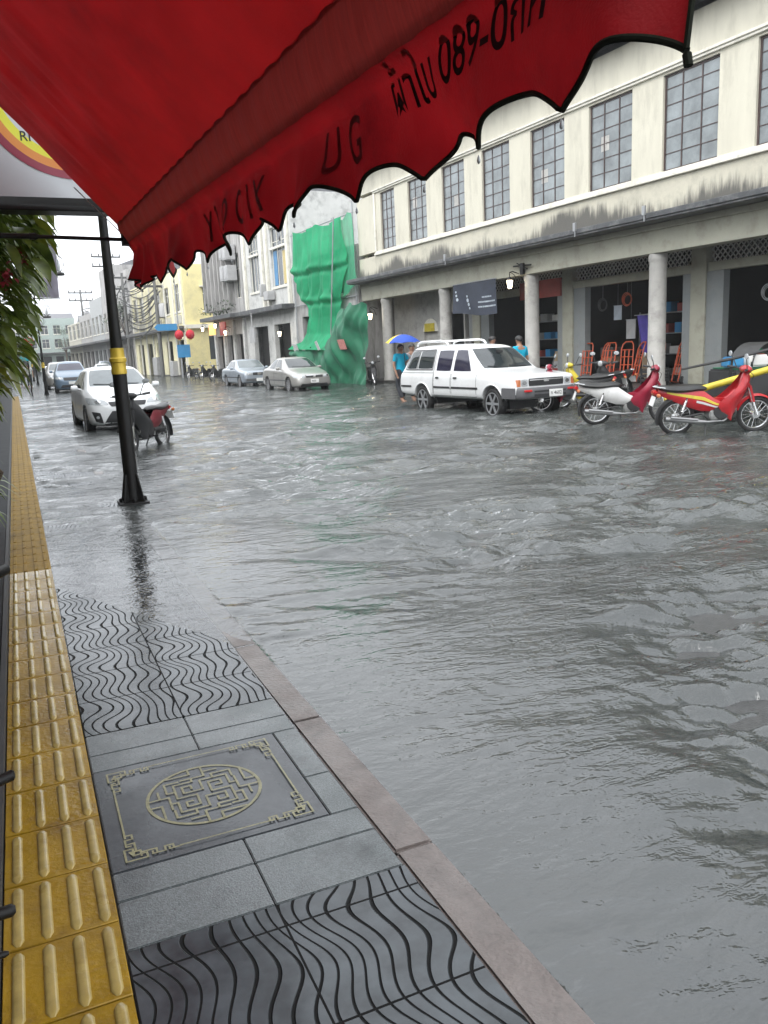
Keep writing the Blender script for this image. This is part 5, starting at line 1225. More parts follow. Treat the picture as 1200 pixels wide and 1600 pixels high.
# projecting light-box sign
sg_ = thing('lightbox_sign', 'white projecting sign with a yellow orange and maroon ring behind the awning', 'sign', (-.80, 6.05, 0))
g = MB(); g.bb(0, 2.05, .0, .16, 2.585, 4.2); g.build('panel', 'signwhite', sg_, smooth=False)
g = MB(); g.bb(-.02, 2.10, -.02, .18, 2.50, 2.583); g.bb(2.052, 2.10, -.02, .18, 2.583, 4.2); g.build('frame', 'black', sg_, bevel=.006, seg=1)
def ringm(r0, r1, y, m, name, cx=1.35, cz=3.30):
    g = MB(); n = 72
    for i in range(n):
        a, b = 2 * math.pi * i / n, 2 * math.pi * (i + 1) / n
        P = lambda r, q: (cx + r * math.cos(q), y, cz + r * math.sin(q))
        g.add([P(r0, a), P(r1, a), P(r1, b), P(r0, b)], [(0, 1, 2, 3)])
    return g.build(name, m, sg_, smooth=False)
ringm(.548, .597, -.004, 'maroon_l', 'ring'); ringm(.498, .548, -.004, 'orange_l', 'ring'); ringm(.448, .498, -.004, 'yellow_l', 'ring')
flat_text('lettering', 'RI', .085, 'blackmatte', sg_, lambda a, b: (1.02 + a, -.005, 2.93 + b))

# ------------------------------------------------------------------ lamp posts
def lamp_post(label, loc, group, full=True, h=6.4, rz=0., r0=.074):
    t = thing('lamp_post', label, 'lamp post', loc, rz, group)
    g = MB(); g.lathe([(r0, .02), (r0, 1.44), (r0 * .86, 1.64), (r0 * .70, 2.2), (r0 * .52, 3.4), (r0 * .45, h)], n=20); g.build('pole', 'black', t)
    g = MB(); g.bb(-.155, .155, -.155, .155, -.05, .012)
    for i in range(4):
        a = i * math.pi / 2 + math.pi / 4; c, s = math.cos(a), math.sin(a); pr = MB()
        pr.prism([(r0 * .8, 0.0), (r0 + .085, .0), (r0 + .068, .06), (r0 + .015, .30), (r0 * .8, .30)], -.009, .009, 'Y'); g.add([(x * c - y * s, x * s + y * c, z + .012) for x, y, z in pr.v], pr.f)
    for i in range(4):
        a = i * math.pi / 2; g.lathe([(.02, .012), (.02, .045), (.012, .055)], (.13 * math.cos(a), .13 * math.sin(a), 0), 6)
    g.build('base_plate', 'black', t, bevel=.004, seg=1)
    g = MB(); g.lathe([(r0 + .002, 1.38), (r0 + .006, 1.385), (r0 + .006, 1.42), (r0 + .002, 1.44), (r0 + .004, 1.50), (r0 + .013, 1.51), (r0 + .013, 1.545), (r0 + .002, 1.555), (r0 - .004, 1.60), (r0 - .003, 1.65), (r0 - .02, 1.655)], n=24, cap=False); g.build('gold_band', 'gold', t)
    # bracket with hanging lantern
    g = MB(); g.tube([(0, 0, h - .1), (.5, 0, h + .12), (1.0, 0, h + .10), (1.25, 0, h - .02)], .025, 8); g.tube([(0, 0, h - .8), (.45, 0, h - .35), (.9, 0, h + .08)], .016, 6)
    g.tube([(1.25, 0, h), (1.25, 0, h - .35)], .014, 6)
    for i in range(8):
        a = 2 * math.pi * i / 8; g.tube([(1.25 + .06 * math.cos(a), .06 * math.sin(a), h - .35)] + [(1.25 + (.06 + .36 * math.sin(math.pi * q)) * math.cos(a), (.06 + .36 * math.sin(math.pi * q)) * math.sin(a), h - .35 - .85 * q) for q in (.2, .4, .6, .8, 1.)], .012, 5)
    g.lathe([(.27, h - 1.34), (.30, h - 1.28), (.27, h - 1.2)], (1.25, 0, 0), 12); g.build('lantern_bracket', 'black', t)
    g = MB(); g.lathe([(.05, h - .55), (.12, h - .7), (.14, h - .95), (.08, h - 1.15)], (1.25, 0, 0), 14); g.build('lantern', 'signwhite', t)
    return t
lamp_post('nearest black lamp post with gold band standing in the shallow water', (1.02, 9.07, -.015), 'black lamp posts', h=6.4, rz=0)
lamp_post('black lamp post carrying the tall dark banner', (1.39, 44.7, -.03), 'black lamp posts', h=7.2)
lamp_post('black lamp post beyond the one with the banner', (1.62, 69.0, -.03), 'black lamp posts')
lamp_post('farthest visible black lamp post on the near pavement', (1.70, 86.0, -.03), 'black lamp posts')
t = thing('banner', 'tall dark banner hanging from the second lamp post', 'banner', (1.45, 44.4, 0))
g = MB(); g.grid(lambda a, b: (.25 + .95 * a - .12 * b, .05 * math.sin(a * 6 + b * 3), 7.95 - 3.2 * b), 12, 20); g.build('cloth', mat('grey_plum_banner', (.13, .12, .15), .6, var=.3, scale=1.5), t, ang=180)
g = MB(); g.tube([(-.05, 0, 7.98), (1.3, 0, 7.98)], .025, 6); g.tube([(-.05, 0, 4.72), (1.15, 0, 4.72)], .025, 6); g.build('rod', 'black', t)

# ------------------------------------------------------------------ leafy tree at the left edge
tr = thing('leafy_tree', 'glossy leaved tree with drooping leaves and red flower clusters overhanging the yellow tiles', 'tree', (-.52, 7.3, .05))
g = MB()
stems = []
for i in range(16):
    a = random.uniform(-.5, .6); top = Vector((random.uniform(-.25, .52), random.uniform(-1.1, 1.5), random.uniform(1.3, 2.75)))
    p = [Vector((0, 0, 0)), Vector((.02 + .02 * i % 3, .03 * (i % 5), .6)), Vector((top.x * .45, top.y * .5, .6 + (top.z - .6) * .6)), top]
    g.tube(p, [.035, .026, .016, .006], 6); stems.append(p)
g.build('trunk', 'bark', tr)
lv = {'leaf': MB(), 'leaf2': MB()}
def leaf(mb, p, d, l, w_, droop):
    side = d.cross(Vector((0, 0, 1))); side = side.normalized() if side.length > .05 else Vector((1, 0, 0)); up = side.cross(d).normalized()
    L_, Rr, C = [], [], []
    for i in range(6):
        t = i / 5; c = p + d * l * t - Vector((0, 0, droop * l * t * t)); wd = w_ * math.sin(math.pi * min(1, t ** .8 * .97 + .03)) * (1 if t < 1 else 0)
        C.append(c); L_.append(c + side * wd + up * wd * .30); Rr.append(c - side * wd + up * wd * .30)
    mb.add(L_ + C + Rr, [(i, i + 1, 7 + i, 6 + i) for i in range(5)] + [(6 + i, 7 + i, 13 + i, 12 + i) for i in range(5)])
def in_crown(p):
    # outline of the overhanging crown: fuller above, receding below
    lim = interp(max(0, min(1, (p.z - .15) / 2.6)), [(0, .14), (.30, .18), (.42, .40), (.52, .64), (.8, .84), (1, .92)])
    return p.x < lim
n = 0
while n < 2700:
    z = random.uniform(.25, 2.75) if random.random() < .85 else random.uniform(2.2, 2.95)
    p = Vector((random.uniform(-.45, .95), random.uniform(-1.1, 1.7), z))
    if not in_crown(p): continue
    if random.random() < .25 and p.x < .1: continue
    a = random.uniform(-1.3, 1.0); d = Vector((math.cos(a), math.sin(a) * .8, random.uniform(-.75, .25))).normalized()
    l = random.uniform(.12, .23)
    leaf(lv['leaf2'] if random.random() < (.28 if z < 1.5 else .07) else lv['leaf'], p - d * l * .5, d, l, l * random.uniform(.17, .26), random.uniform(.2, .9)); n += 1
cr_ = lv['leaf'].build('crown', 'leaf', tr, ang=180); lv['leaf2'].build('yellow_leaves', 'leaf2', cr_, ang=180)
for cx_, cy_, cz_ in ((.66, -.6, 2.22), (.55, -.85, 2.05), (.62, -.3, 2.66)):
    g = MB()
    for i in range(26):
        c = Vector((cx_, cy_, cz_)) + Vector((random.gauss(0, .022), random.gauss(0, .022), random.gauss(0, .03)))
        d = Vector((random.gauss(0, 1), random.gauss(0, 1), random.gauss(0, 1))).normalized(); leaf(g, c, d, .045, .016, .2)
    g.build('flower_cluster', 'flower', tr, ang=180)
def potted(label, loc, n, h, sp, hang=.5):
    t = thing('potted_plant', label, 'potted plant', loc)
    g = MB(); g.lathe([(.10, 0), (.14, .20), (.155, .21), (.155, .25), (.13, .25), (.12, .22)], n=18); g.build('pot', 'pot', t)
    g = MB()
    for i in range(n):
        a = random.uniform(-1.6, 1.6); d = Vector((math.cos(a), math.sin(a), random.uniform(.3, 1.6))).normalized(); leaf(g, Vector((random.gauss(0, sp * .3), random.gauss(0, sp * .3), .24 + random.uniform(0, h))), d, random.uniform(.2, .42), random.uniform(.012, .024), random.uniform(.3, 1.0))
    g.build('leaves', 'leaf', t, ang=180)
potted('strappy green plant in an orange pot nearest the photographer under the tree', (-.44, 7.0, .05), 60, .35, .15)
potted('strappy green plant in an orange pot farther along under the tree', (-.44, 8.3, .05), 60, .55, .15)
g = MB(); g.lathe([(.13, .95), (.17, 1.2), (.18, 1.28), (.15, 1.28), (.12, 1.0)], n=18); 
t = thing('hanging_planter', 'orange hanging planter under the yellowing leaves at the left edge', 'planter', (-.36, 8.6, .05)); g.build('bowl', 'pot', t)
g = MB(); 
for a in (0, 2.1, 4.2): g.tube([(.16 * math.cos(a), .16 * math.sin(a), 1.28), (0, 0, 1.9)], .004, 4)
g.build('hanger', 'cable', t)
# black rack with rod ends poking over the strip
rk = thing('rod_rack', 'black rack whose rod ends poke out over the yellow tactile tiles', 'rack', (-.42, 2.6, .05))
for (x0, y0, x1, y1, z, r_) in ((-.30, -.35, .275, -.10, .25, .017), (-.30, -.80, .275, -.77, .25, .0145), (-.30, -.93, .262, -.915, .25, .007), (-.30, 1.8, .235, 2.62, .26, .036)):
    g = MB(); g.tube([(x0, y0, z), (x1 - .05, y1 - .05 * (y1 - y0) / (x1 - x0), z), (x1 - .008, y1, z), (x1, y1, z)], [r_, r_, r_, r_ * .55], 12); g.build('rod', 'black', rk)
g = MB()
for y in (-1.2, -.3, 1.0, 2.4): g.tube([(-.25, y, 0), (-.25, y, .5)], .014, 8)
g.tube([(-.25, -1.25, .25), (-.25, 2.7, .25)], .014, 8); g.tube([(-.25, -1.25, .5), (-.25, 2.7, .5)], .014, 8); g.build('frame', 'black', rk)
# ------------------------------------------------------------------ people
def person(label, loc, rz, h=1.65, shirt='bluecloth', pants='darkcloth', arm_l=None, arm_r=None, stride=.10, group=None, hairl=0., lean=0.):
    """built facing -y; arm_l / arm_r: (elbow, wrist) points for a 1.65 m figure"""
    t = thing('person', label, 'person', loc, rz, group); k = h / 1.65
    al = arm_l or ((.25, .02, 1.08), (.24, -.08, .84)); ar = arm_r or ((-.25, .02, 1.08), (-.24, -.08, .84))
    V = [(0, 0, .90), (0, .005, 1.05), (0, .0, 1.22), (0, .005, 1.36), (0, .0, 1.43), (0, -.01, 1.50), (0, -.015, 1.56), (0, -.005, 1.62)]
    Rr = [(.145, .10), (.125, .09), (.145, .10), (.13, .085), (.055, .055), (.062, .072), (.072, .088), (.045, .055)]
    E_ = [(i, i + 1) for i in range(7)]
    V.append((0, -.105, 1.535)); Rr.append((.011, .012)); E_.append((6, 8))          # nose
    for sg in (1, -1): V.append((sg * .082, .0, 1.545)); Rr.append((.010, .018)); E_.append((6, len(V) - 1))
    legs = []
    for sg in (1, -1):
        b = len(V); st = stride * sg
        V += [(sg * .09, 0, .84), (sg * .10, -st * .6 - .02, .47), (sg * .10, st * .2 + st, .09), (sg * .11, st - .10, .035), (sg * .11, st - .16, .03)]
        Rr += [.088, (.058, .06), (.038, .042), (.036, .03), (.025, .02)]; E_ += [(0, b), (b, b + 1), (b + 1, b + 2), (b + 2, b + 3), (b + 3, b + 4)]
        legs.append([V[b], V[b + 1], V[b + 2]])
    arms = []
    for sg, (el, wr) in ((1, al), (-1, ar)):
        b = len(V); el = Vector(el); wr = Vector(wr); d = (wr - el).normalized()
        V += [(sg * .175, .01, 1.345), tuple(el), tuple(wr), tuple(wr + d * .06)]
        Rr += [.052, (.036, .038), (.024, .028), (.036, .016)]; E_ += [(3, b), (b, b + 1), (b + 1, b + 2), (b + 2, b + 3)]
        side = d.cross(Vector((0, 1, .2))).normalized()
        for f, ln in zip((-.028, -.01, .009, .026), (.055, .07, .066, .05)):
            i = len(V); V += [tuple(wr + d * .085 + side * f), tuple(wr + d * (.085 + ln) + side * f * 1.1 + Vector((0, -.012, 0)))]; Rr += [.009, .007]; E_ += [(b + 3, i), (i, i + 1)]
        i = len(V); V += [tuple(wr + d * .04 + side * .04 * sg + Vector((0, -.02, 0))), tuple(wr + d * .075 + side * .052 * sg + Vector((0, -.03, 0)))]; Rr += [.011, .008]; E_ += [(b + 2, i), (i, i + 1)]
        arms.append([V[b], V[b + 1], V[b + 2]])
    S_ = lambda P: [tuple(Vector(p) * k) for p in P]
    RS = lambda rr: [tuple(x * k for x in r) if isinstance(r, tuple) else r * k for r in rr]
    me = skin(S_(V), E_, RS(Rr)); me.name = 'body'; link('body', me, 'skin', t)
    # shirt: trunk and short sleeves
    v = [(0, 0, .80), (0, .004, 1.0), (0, 0, 1.2), (0, .004, 1.355), (0, 0, 1.405)]; r = [(.195, .15), (.165, .125), (.163, .118), (.145, .10), (.075, .072)]; e = [(i, i + 1) for i in range(4)]
    for a in arms:
        b = len(v); m_ = Vector(a[0]).lerp(Vector(a[1]), .72); v += [a[0], tuple(m_)]; r += [.068, .056]; e += [(3, b), (b, b + 1)]
    me = skin(S_(v), e, RS(r)); me.name = 'shirt'; link('shirt', me, shirt, t)
    v = [(0, 0, 1.02), (0, 0, .87)]; r = [(.172, .125), (.18, .135)]; e = [(0, 1)]
    for lg in legs:
        b = len(v); v += [lg[0], lg[1], (lg[2][0], lg[2][1], .13)]; r += [.098, .072, .056]; e += [(1, b), (b, b + 1), (b + 1, b + 2)]
    me = skin(S_(v), e, RS(r)); me.name = 'trousers'; link('trousers', me, pants, t)
    g = MB()
    def hair(a, b):
        q = 2 * math.pi * a; p = b * math.pi * .62
        back = .5 + .5 * math.sin(q)                      # +y is the back of the head
        p *= .62 + .45 * back
        return (.090 * math.sin(p) * math.cos(q) * k, (-.012 + .108 * math.sin(p) * math.sin(q)) * k, (1.562 + .098 * math.cos(p) - hairl * back * b) * k)
    g.grid(hair, 24, 10); g.build('hair', 'hair', t, ang=180)
    g = MB()
    for sg in (1, -1): g.lathe([(.002, -.010), (.010, -.005), (.012, 0), (.010, .005), (.002, .010)], (sg * .03 * k, -.096 * k, 1.56 * k), 8, 'Y')
    g.build('eye', 'blackmatte', t)
    g = MB(); g.box((0, -.094 * k, 1.497 * k), (.045 * k, .012 * k, .010 * k)); g.build('mouth', 'flower', t, bevel=.003)
    return t
up_arm = ((.22, -.13, 1.12), (.13, -.24, 1.20))
ZW = -.055
pu = person('person in turquoise shirt walking under the blue and yellow umbrella behind the pickup', (10.12, 21.2, ZW), R(15), 1.66, arm_l=up_arm)
person('dark haired person beside the umbrella behind the rear of the pickup', (10.68, 21.6, ZW), R(10), 1.66, 'greycloth')
person('person in turquoise shirt with back turned standing by the lit lantern column', (11.75, 17.6, ZW), R(190), 1.72, arm_l=((.27, -.08, 1.10), (.2, -.25, 1.0)))
person('dark haired person seen over the middle of the pickup roof', (12.0, 21.4, ZW), R(150), 1.72, 'darkcloth', group='heads over the pickup roof')
person('person in pale yellow shirt behind the pickup roof', (11.85, 20.2, ZW), R(100), 1.68, 'yellowcloth')
person('person with lighter hair looking along the arcade behind the pickup', (12.25, 19.7, ZW), R(60), 1.76, 'greycloth')
person('far person in pale blue shirt walking by the cream building', (13.3, 84, ZW), R(20), 1.7, 'bluecloth')
person('far person in white shirt walking next to the pale blue one', (13.9, 84.5, ZW), R(20), 1.7, 'white')
person('pedestrian in white shirt and dark trousers between the lamp posts', (.95, 62, -.03), R(0), 1.65, 'white')
person('pedestrian in grey shirt farther along the near pavement', (.55, 66, -.03), R(0), 1.68, 'greycloth')
um = thing('umbrella', 'open blue and yellow umbrella held by the person in turquoise', 'umbrella', (10.07, 20.98, ZW), R(15))
for nm, m, ks in (('blue_panel', 'umb_blue', (0, 1, 2, 4, 5, 6)), ('yellow_panel', 'umb_yellow', (3, 7))):
    for kk in ks:
        g = MB()
        def um_f(a, b, kk=kk):
            q = 2 * math.pi * (kk + a) / 8; rr = .52 * b; sc = 1 - .07 * math.sin(math.pi * a) * b
            return (rr * sc * math.cos(q) + .04, rr * sc * math.sin(q), 1.93 - .24 * (b ** 2) + .02 * math.sin(math.pi * a) * b)
        g.grid(um_f, 6, 8); g.build('umbrella_panel', m, um, ang=180)
g = MB(); g.tube([(.10, 0, 1.10), (.04, 0, 1.93), (.037, 0, 1.99)], [.009, .006, .004], 8); g.tube([(.10, 0, 1.10), (.105, -.02, 1.06), (.10, -.05, 1.06)], .010, 8); g.build('shaft', 'blackmatte', um)
g = MB()
for kk in range(8):
    q = 2 * math.pi * kk / 8; g.tube([(.04 + .52 * b * math.cos(q), .52 * b * math.sin(q), 1.925 - .24 * b * b) for b in (0.02, .35, .7, 1.)], .0035, 4)
g.build('rib', 'steel', um)

# ------------------------------------------------------------------ arcade things
def at_street(v, s, z=0): p = street(v, s, z); return p
bn = thing('banner', 'navy cloth banner with white print hung under the arcade beam', 'banner', street(-.10, 8.3, 0), ANG)
def bnf(a, b):
    s = -1.35 + 2.75 * a; return (.05 * math.sin(a * 9 + b * 2) * b + .02, s, 3.72 - (1.18 - .10 * a + .05 * math.sin(a * 5)) * b)
g = MB(); g.grid(bnf, 40, 20); cl_ = g.build('cloth', 'navy', bn, ang=180)
g = MB(); rr_ = random.Random(3)
for row, (a0, a1) in enumerate(((.30, .12), (.38, .04), (.38, .04))):
    b = .47 + .14 * row; a = a0
    while a > a1:
        w_ = rr_.uniform(.006, .018); 
        for (p, q) in ((a, a - w_),):
            P = [bnf(p, b - .022), bnf(q, b - .022), bnf(q, b + .022), bnf(p, b + .022)]; g.add([(x - .012, y, z) for x, y, z in P], [(0, 1, 2, 3)])
        a -= w_ + rr_.uniform(.003, .008)
for (a, b, r_) in ((.93, .25, .05), (.92, .38, .055), (.90, .52, .075), (.66, .42, .05), (.65, .55, .08), (.63, .68, .07), (.61, .80, .05)):
    pts = [bnf(a + .018 * math.cos(q) * r_ / .05, b + r_ * math.sin(q) * .8) for q in np.linspace(0, 6.28, 13)[:-1]]; g.add([(x - .013, y, z) for x, y, z in pts], [tuple(range(12))])
g.build('print', 'palemark', cl_, smooth=False)
g = MB(); g.tube([(.02, -1.4, 3.73), (.02, 1.45, 3.73)], .02, 6); g.build('rod', 'steel', bn)
def lantern(label, v, s, z, grp='lit wall lanterns', size=1.):
    t = thing('wall_lantern', label, 'lantern', street(v, s, z), ANG, grp)
    g = MB(); g.tube([(.36, 0, .34), (.10, 0, .42), (-.02, 0, .38), (-.02, 0, .22)], .016 * size, 6); g.tube([(.30, 0, .05), (.18, 0, .30), (0, 0, .40)], .012, 6)
    g.lathe([(.03, .24), (.12 * size, .16), (.125 * size, .13)], (-.02, 0, 0), 8); g.lathe([(.06 * size, -.17), (.075 * size, -.14), (.01, -.13)], (-.02, 0, 0), 8)
    for i in range(6):
        a = 2 * math.pi * i / 6; g.tube([(-.02 + .115 * size * math.cos(a), .115 * size * math.sin(a), .13), (-.02 + .07 * size * math.cos(a), .07 * size * math.sin(a), -.14)], .006, 4)
    g.build('bracket', 'black', t)
    g = MB(); g.lathe([(.01, .125), (.10 * size, .12), (.06 * size, -.125), (.01, -.13)], (-.02, 0, 0), 10); g.build('glass', 'bulb', t)
    return t
lantern('lit lantern on the arcade column beside the navy banner', -.35, 5.75, 3.42)
lantern('lit lantern on the last arcade column next to the netting', -.30, 16.25, 2.95)
for lb, v, s, z in (('lit lantern by the glass door of the grey white shophouse', -.5, 27.3, 2.6), ('lit lantern under the canopy by the red sign of the weathered house', -1.0, 36.0, 3.0), ('lit lantern between the two signs of the weathered house', -1.0, 38.2, 3.55), ('lit lantern at the lane end of the weathered house', -1.0, 41.4, 3.45), ('lit lantern on the yellow end wall', -.6, 49.0, 3.2)):
    lantern(lb, v, s, z)
# dark fixture above the lit lantern column
t = thing('speaker_bracket', 'dark iron bracket on top of the column with the lit lantern', 'bracket', street(-.02, 5.42, 3.75), ANG)
g = MB(); g.bb(-.12, -.03, -.09, .09, -.05, .32); g.tube([(-.08, -.48, .22), (-.08, .48, .26)], .03, 8); g.tube([(-.08, -.3, .10), (-.08, .3, .35)], .02, 6); g.build('bracket_arm', 'black', t, bevel=.01)
# orange hand trucks standing in the shop
def hand_truck(label, p, rz, lean, proto=[]):
    if proto:
        t = dup(proto[0], p, None, label); t.rotation_euler = (lean, 0, rz); return t
    t = thing('hand_truck', label, 'hand truck', p, rz, 'orange hand trucks for sale')
    g = MB()
    for x in (-.20, .20): g.tube([(x, 0, .06), (x, 0, 1.05), (x * .85, .03, 1.2)], .022, 8)
    g.tube([(-.17, .03, 1.2), (-.10, .06, 1.28), (.10, .06, 1.28), (.17, .03, 1.2)], .022, 8)
    for z in (.30, .55, .80, 1.02): g.tube([(-.20, .0, z), (-.07, -.03, z), (.07, -.03, z), (.20, 0, z)], .015, 6)
    for x in (-.07, .07): g.bb(x - .02, x + .02, -.035, -.025, .25, 1.03)
    g.build('frame', 'orange', t)
    g = MB(); g.bb(-.24, .24, -.30, .02, .035, .045); g.build('toe_plate', 'orange', t, bevel=.003, seg=1)
    for x in (-.27, .27):
        g = MB(); g.torus((x, .10, .12), .085, .036, 'X', 20, 8); g.lathe([(.01, -.02), (.07, -.015), (.07, .015), (.01, .02)], (x, .10, .12), 12, 'X'); g.build('wheel', 'rubber', t)
    t.rotation_euler = (lean, 0, rz); proto.append(t); return t
ht = ['orange hand truck at the left end of the row in the shop', 'orange hand truck second from the left shop pillar', 'orange hand truck third from the left shop pillar', 'orange hand truck beside the purple cloth', 'orange hand truck partly behind the purple cloth', 'orange hand truck leaning just behind the round column', 'orange hand truck with square back right of the round column', 'orange hand truck nearest the right block pillar']
for i, (s, v) in enumerate(((3.75, 1.35), (3.2, 1.5), (2.65, 1.3), (2.1, 1.55), (1.55, 1.35), (1.0, 1.5), (.55, 1.25), (.0, 1.45))):
    hand_truck(ht[i], street(v + .1, s + .35, .1), ANG + R(-90 + random.uniform(-25, 25)), R(random.uniform(-14, -6)))
t = thing('cloth_sheet', 'deep purple cloth hanging behind the orange hand trucks', 'cloth', street(1.9, 1.75, 0), ANG)
g = MB(); g.grid(lambda a, b: (.06 * math.sin(a * 12 + b * 2), -.45 + .9 * a * (1 - .15 * b), 2.15 - 1.15 * b), 16, 12); g.build('cloth', 'purple', t, ang=180)
g = MB(); g.tube([(0, -.6, 2.16), (0, .6, 2.16)], .015, 6); g.build('rail', 'steel', t)
def helmet(label, p):
    t = thing('helmet', label, 'helmet', p, R(random.uniform(0, 180)))
    g = MB(); g.lathe([(.14, 0), (.155, .06), (.15, .12), (.11, .19), (.05, .222), (.003, .228)], n=20); g.build('shell', 'white', t)
    g = MB(); g.lathe([(.145, .0), (.185, .005), (.15, .02)], n=20, cap=False); g.build('brim', 'blackmatte', t); return t
t = thing('crate', 'dark goods crate under the white helmet by the shop pillar', 'crate', street(.65, .25, .1), ANG)
g = MB(); g.bb(-.25, .25, -.3, .3, 0, .05)
for z in (.12, .24, .36): g.bb(-.25, -.23, -.3, .3, z, z + .08); g.bb(.23, .25, -.3, .3, z, z + .08); g.bb(-.229, .229, -.3, -.28, z, z + .08); g.bb(-.229, .229, .28, .3, z, z + .08)
for a in (-.235, .235):
    for b in (-.285, .285): g.bb(a - .022, a + .022, b - .022, b + .022, .05, .46)
g.bb(-.26, .26, -.31, .31, .461, .49); g.build('crate_body', 'blackmatte', t, smooth=False)
helmet('white helmet on the dark crate in front of the shop', street(.65, .25, .592))
def shelf(label, p, w_, n, hh, seed, boxes=True):
    r_ = random.Random(seed)
    t = thing('shelf_rack', label, 'shelf', p, ANG)
    g = MB()
    for y in (0, w_):
        for x in (0, .45): g.bb(x - .02, x + .02, y - .02, y + .02, 0, hh)
    for i in range(n): g.bb(-.018, .468, .021, w_ - .021, .12 + i * (hh - .2) / (n - 1), .15 + i * (hh - .2) / (n - 1))
    g.build('shelf_frame', 'steel', t, smooth=False)
    return t
def goods(base, w_, n, hh, seed, names):
    r_ = random.Random(seed); j = 0
    for i in range(n):
        y = .10
        while y < w_ - .35 and j < len(names):
            a = r_.uniform(.22, .42); b = r_.uniform(.18, .34)
            o = MB(); o.bb(0, .36, 0, a, 0, b); o.bb(-.004, -.001, a * .2, a * .8, b * .3, b * .75)
            ob = o.build('goods_box', ['card', 'greybox', 'plate', 'sign_blue', 'red_sign'][r_.randrange(5)], None, bevel=.004, seg=1)
            ob.location = base + NV * .03 + DV * y + Vector((0, 0, .151 + i * (hh - .2) / (n - 1))); ob.rotation_euler = (0, 0, ANG); tag(ob, names[j], 'box', 'boxed goods in the shops'); j += 1; y += a + r_.uniform(.1, .3)
p1 = street(3.4, -4.6, .1); shelf('steel shelf with boxes at the back of the right hand shop', p1, 2.6, 4, 2.3, 1)
goods(p1, 2.6, 4, 2.3, 1, ['box on a shelf in the shop behind the red motorcycle'] * 20)
p2 = street(3.6, 1.4, .1); shelf('steel shelf at the back of the hand truck shop', p2, 2.4, 4, 2.2, 2)
goods(p2, 2.4, 4, 2.2, 2, ['box on a shelf behind the orange hand trucks'] * 20)
p3 = street(3.0, 6.6, .1); shelf('steel shelf in the dark shop behind the lit column', p3, 2.6, 4, 2.2, 3)
goods(p3, 2.6, 4, 2.2, 3, ['box on a shelf in the dark shop behind the pickup'] * 20)
for i, (s, z, w_, h_, m, lb) in enumerate(((2.9, 1.75, .4, .6, 'greybox', 'pale poster hung inside the hand truck shop'), (3.5, 2.3, .35, .45, 'palemark', 'small framed picture above the pale poster in the shop'), (.35, 1.55, .3, .45, 'palemark', 'pale blue notice beside the round column in the shop'), (-3.2, 2.0, .9, .7, 'card', 'wide brown board hung in the right hand shop'), (-4.3, 2.05, .5, .7, 'card', 'narrow brown board hung in the right hand shop'))):
    t = thing('poster', lb, 'poster', street(2.3, s, z), ANG); g = MB(); g.bb(0, .02, -w_ / 2, w_ / 2, -h_ / 2, h_ / 2); g.build('sheet', m, t, smooth=False)
    g = MB(); g.bb(-.01, .03, -w_ / 2 - .02, w_ / 2 + .02, h_ / 2, h_ / 2 + .02); g.tube([(.01, 0, h_ / 2), (.01, 0, 3.85 - z)], .004, 4); g.build('hanger', 'steel', t, smooth=False)
r9 = random.Random(9)
def stack(label, s, v, n, z0=.1):
    for i in range(n):
        w_, d_, h_ = r9.uniform(.35, .55), r9.uniform(.35, .5), r9.uniform(.18, .34)
        g = MB(); g.bb(-d_ / 2, d_ / 2, -w_ / 2, w_ / 2, 0, h_); g.bb(-d_ / 2 - .004, -d_ / 2 - .001, -w_ * .25, w_ * .25, h_ * .3, h_ * .7)
        o = g.build('goods_box', r9.choice(['card', 'card', 'greybox', 'darkcast', 'red_sign', 'net3']), None, bevel=.006, seg=1); o.location = street(v, s, z0); o.rotation_euler = (0, 0, ANG + r9.uniform(-.2, .2)); tag(o, label, 'box', label); z0 += h_ + .001
stack('box in the tall stack left of the hand trucks', 4.0, 2.5, 5); stack('box in the stack behind the hand trucks', 2.6, 2.9, 4); stack('box in the stack just inside the right hand shop', -2.1, 2.3, 4); stack('box in the second stack of the right hand shop', -3.2, 2.5, 3); stack('box in the low stack of the right hand shop', -4.2, 2.2, 2); stack('box in the stack of the dark shop behind the pickup bonnet', 6.3, 2.3, 4); stack('box in the stack of the shop behind the navy banner', 8.4, 2.5, 3)
for i, (s, v, z, m, lb) in enumerate(((3.9, 2.0, 2.6, 'darkcast', 'dark coil of hose hanging inside the hand truck shop'), (2.9, 2.1, 2.7, 'orange', 'orange coil of hose hanging inside the hand truck shop'), (-2.4, 1.9, 2.5, 'steel', 'grey coil of wire hanging in the right hand shop'), (-3.6, 1.9, 2.55, 'yellow', 'yellow coil of hose hanging in the right hand shop'))):
    t = thing('hose_coil', lb, 'hose', street(v, s, z), ANG); g = MB()
    for k in range(4): g.torus((.02 * k, 0, -.03 * (k % 2)), .20 - .012 * k, .013, 'X', 24, 6)
    g.build('coil', m, t); g = MB(); g.tube([(.03, 0, .20), (.03, 0, 3.88 - z)], .005, 4); g.build('hook', 'steel', t)
# bollards striped yellow by the column
for s, m, lb in ((3.0, 'greyplastic', 'short grey bollard behind the crimson motorcycle'), (2.55, 'yellow', 'short yellow bollard behind the crimson motorcycle')):
    t = thing('bollard', lb, 'bollard', street(-2.4, s, -.04), ANG); g = MB(); g.lathe([(.10, 0), (.10, .04), (.075, .06), (.07, .55), (.075, .58), (.05, .64)], n=16); g.build('post', m, t)
    g = MB(); g.lathe([(.074, .40), (.0745, .50)], n=16, cap=False); g.build('band', 'white', t)
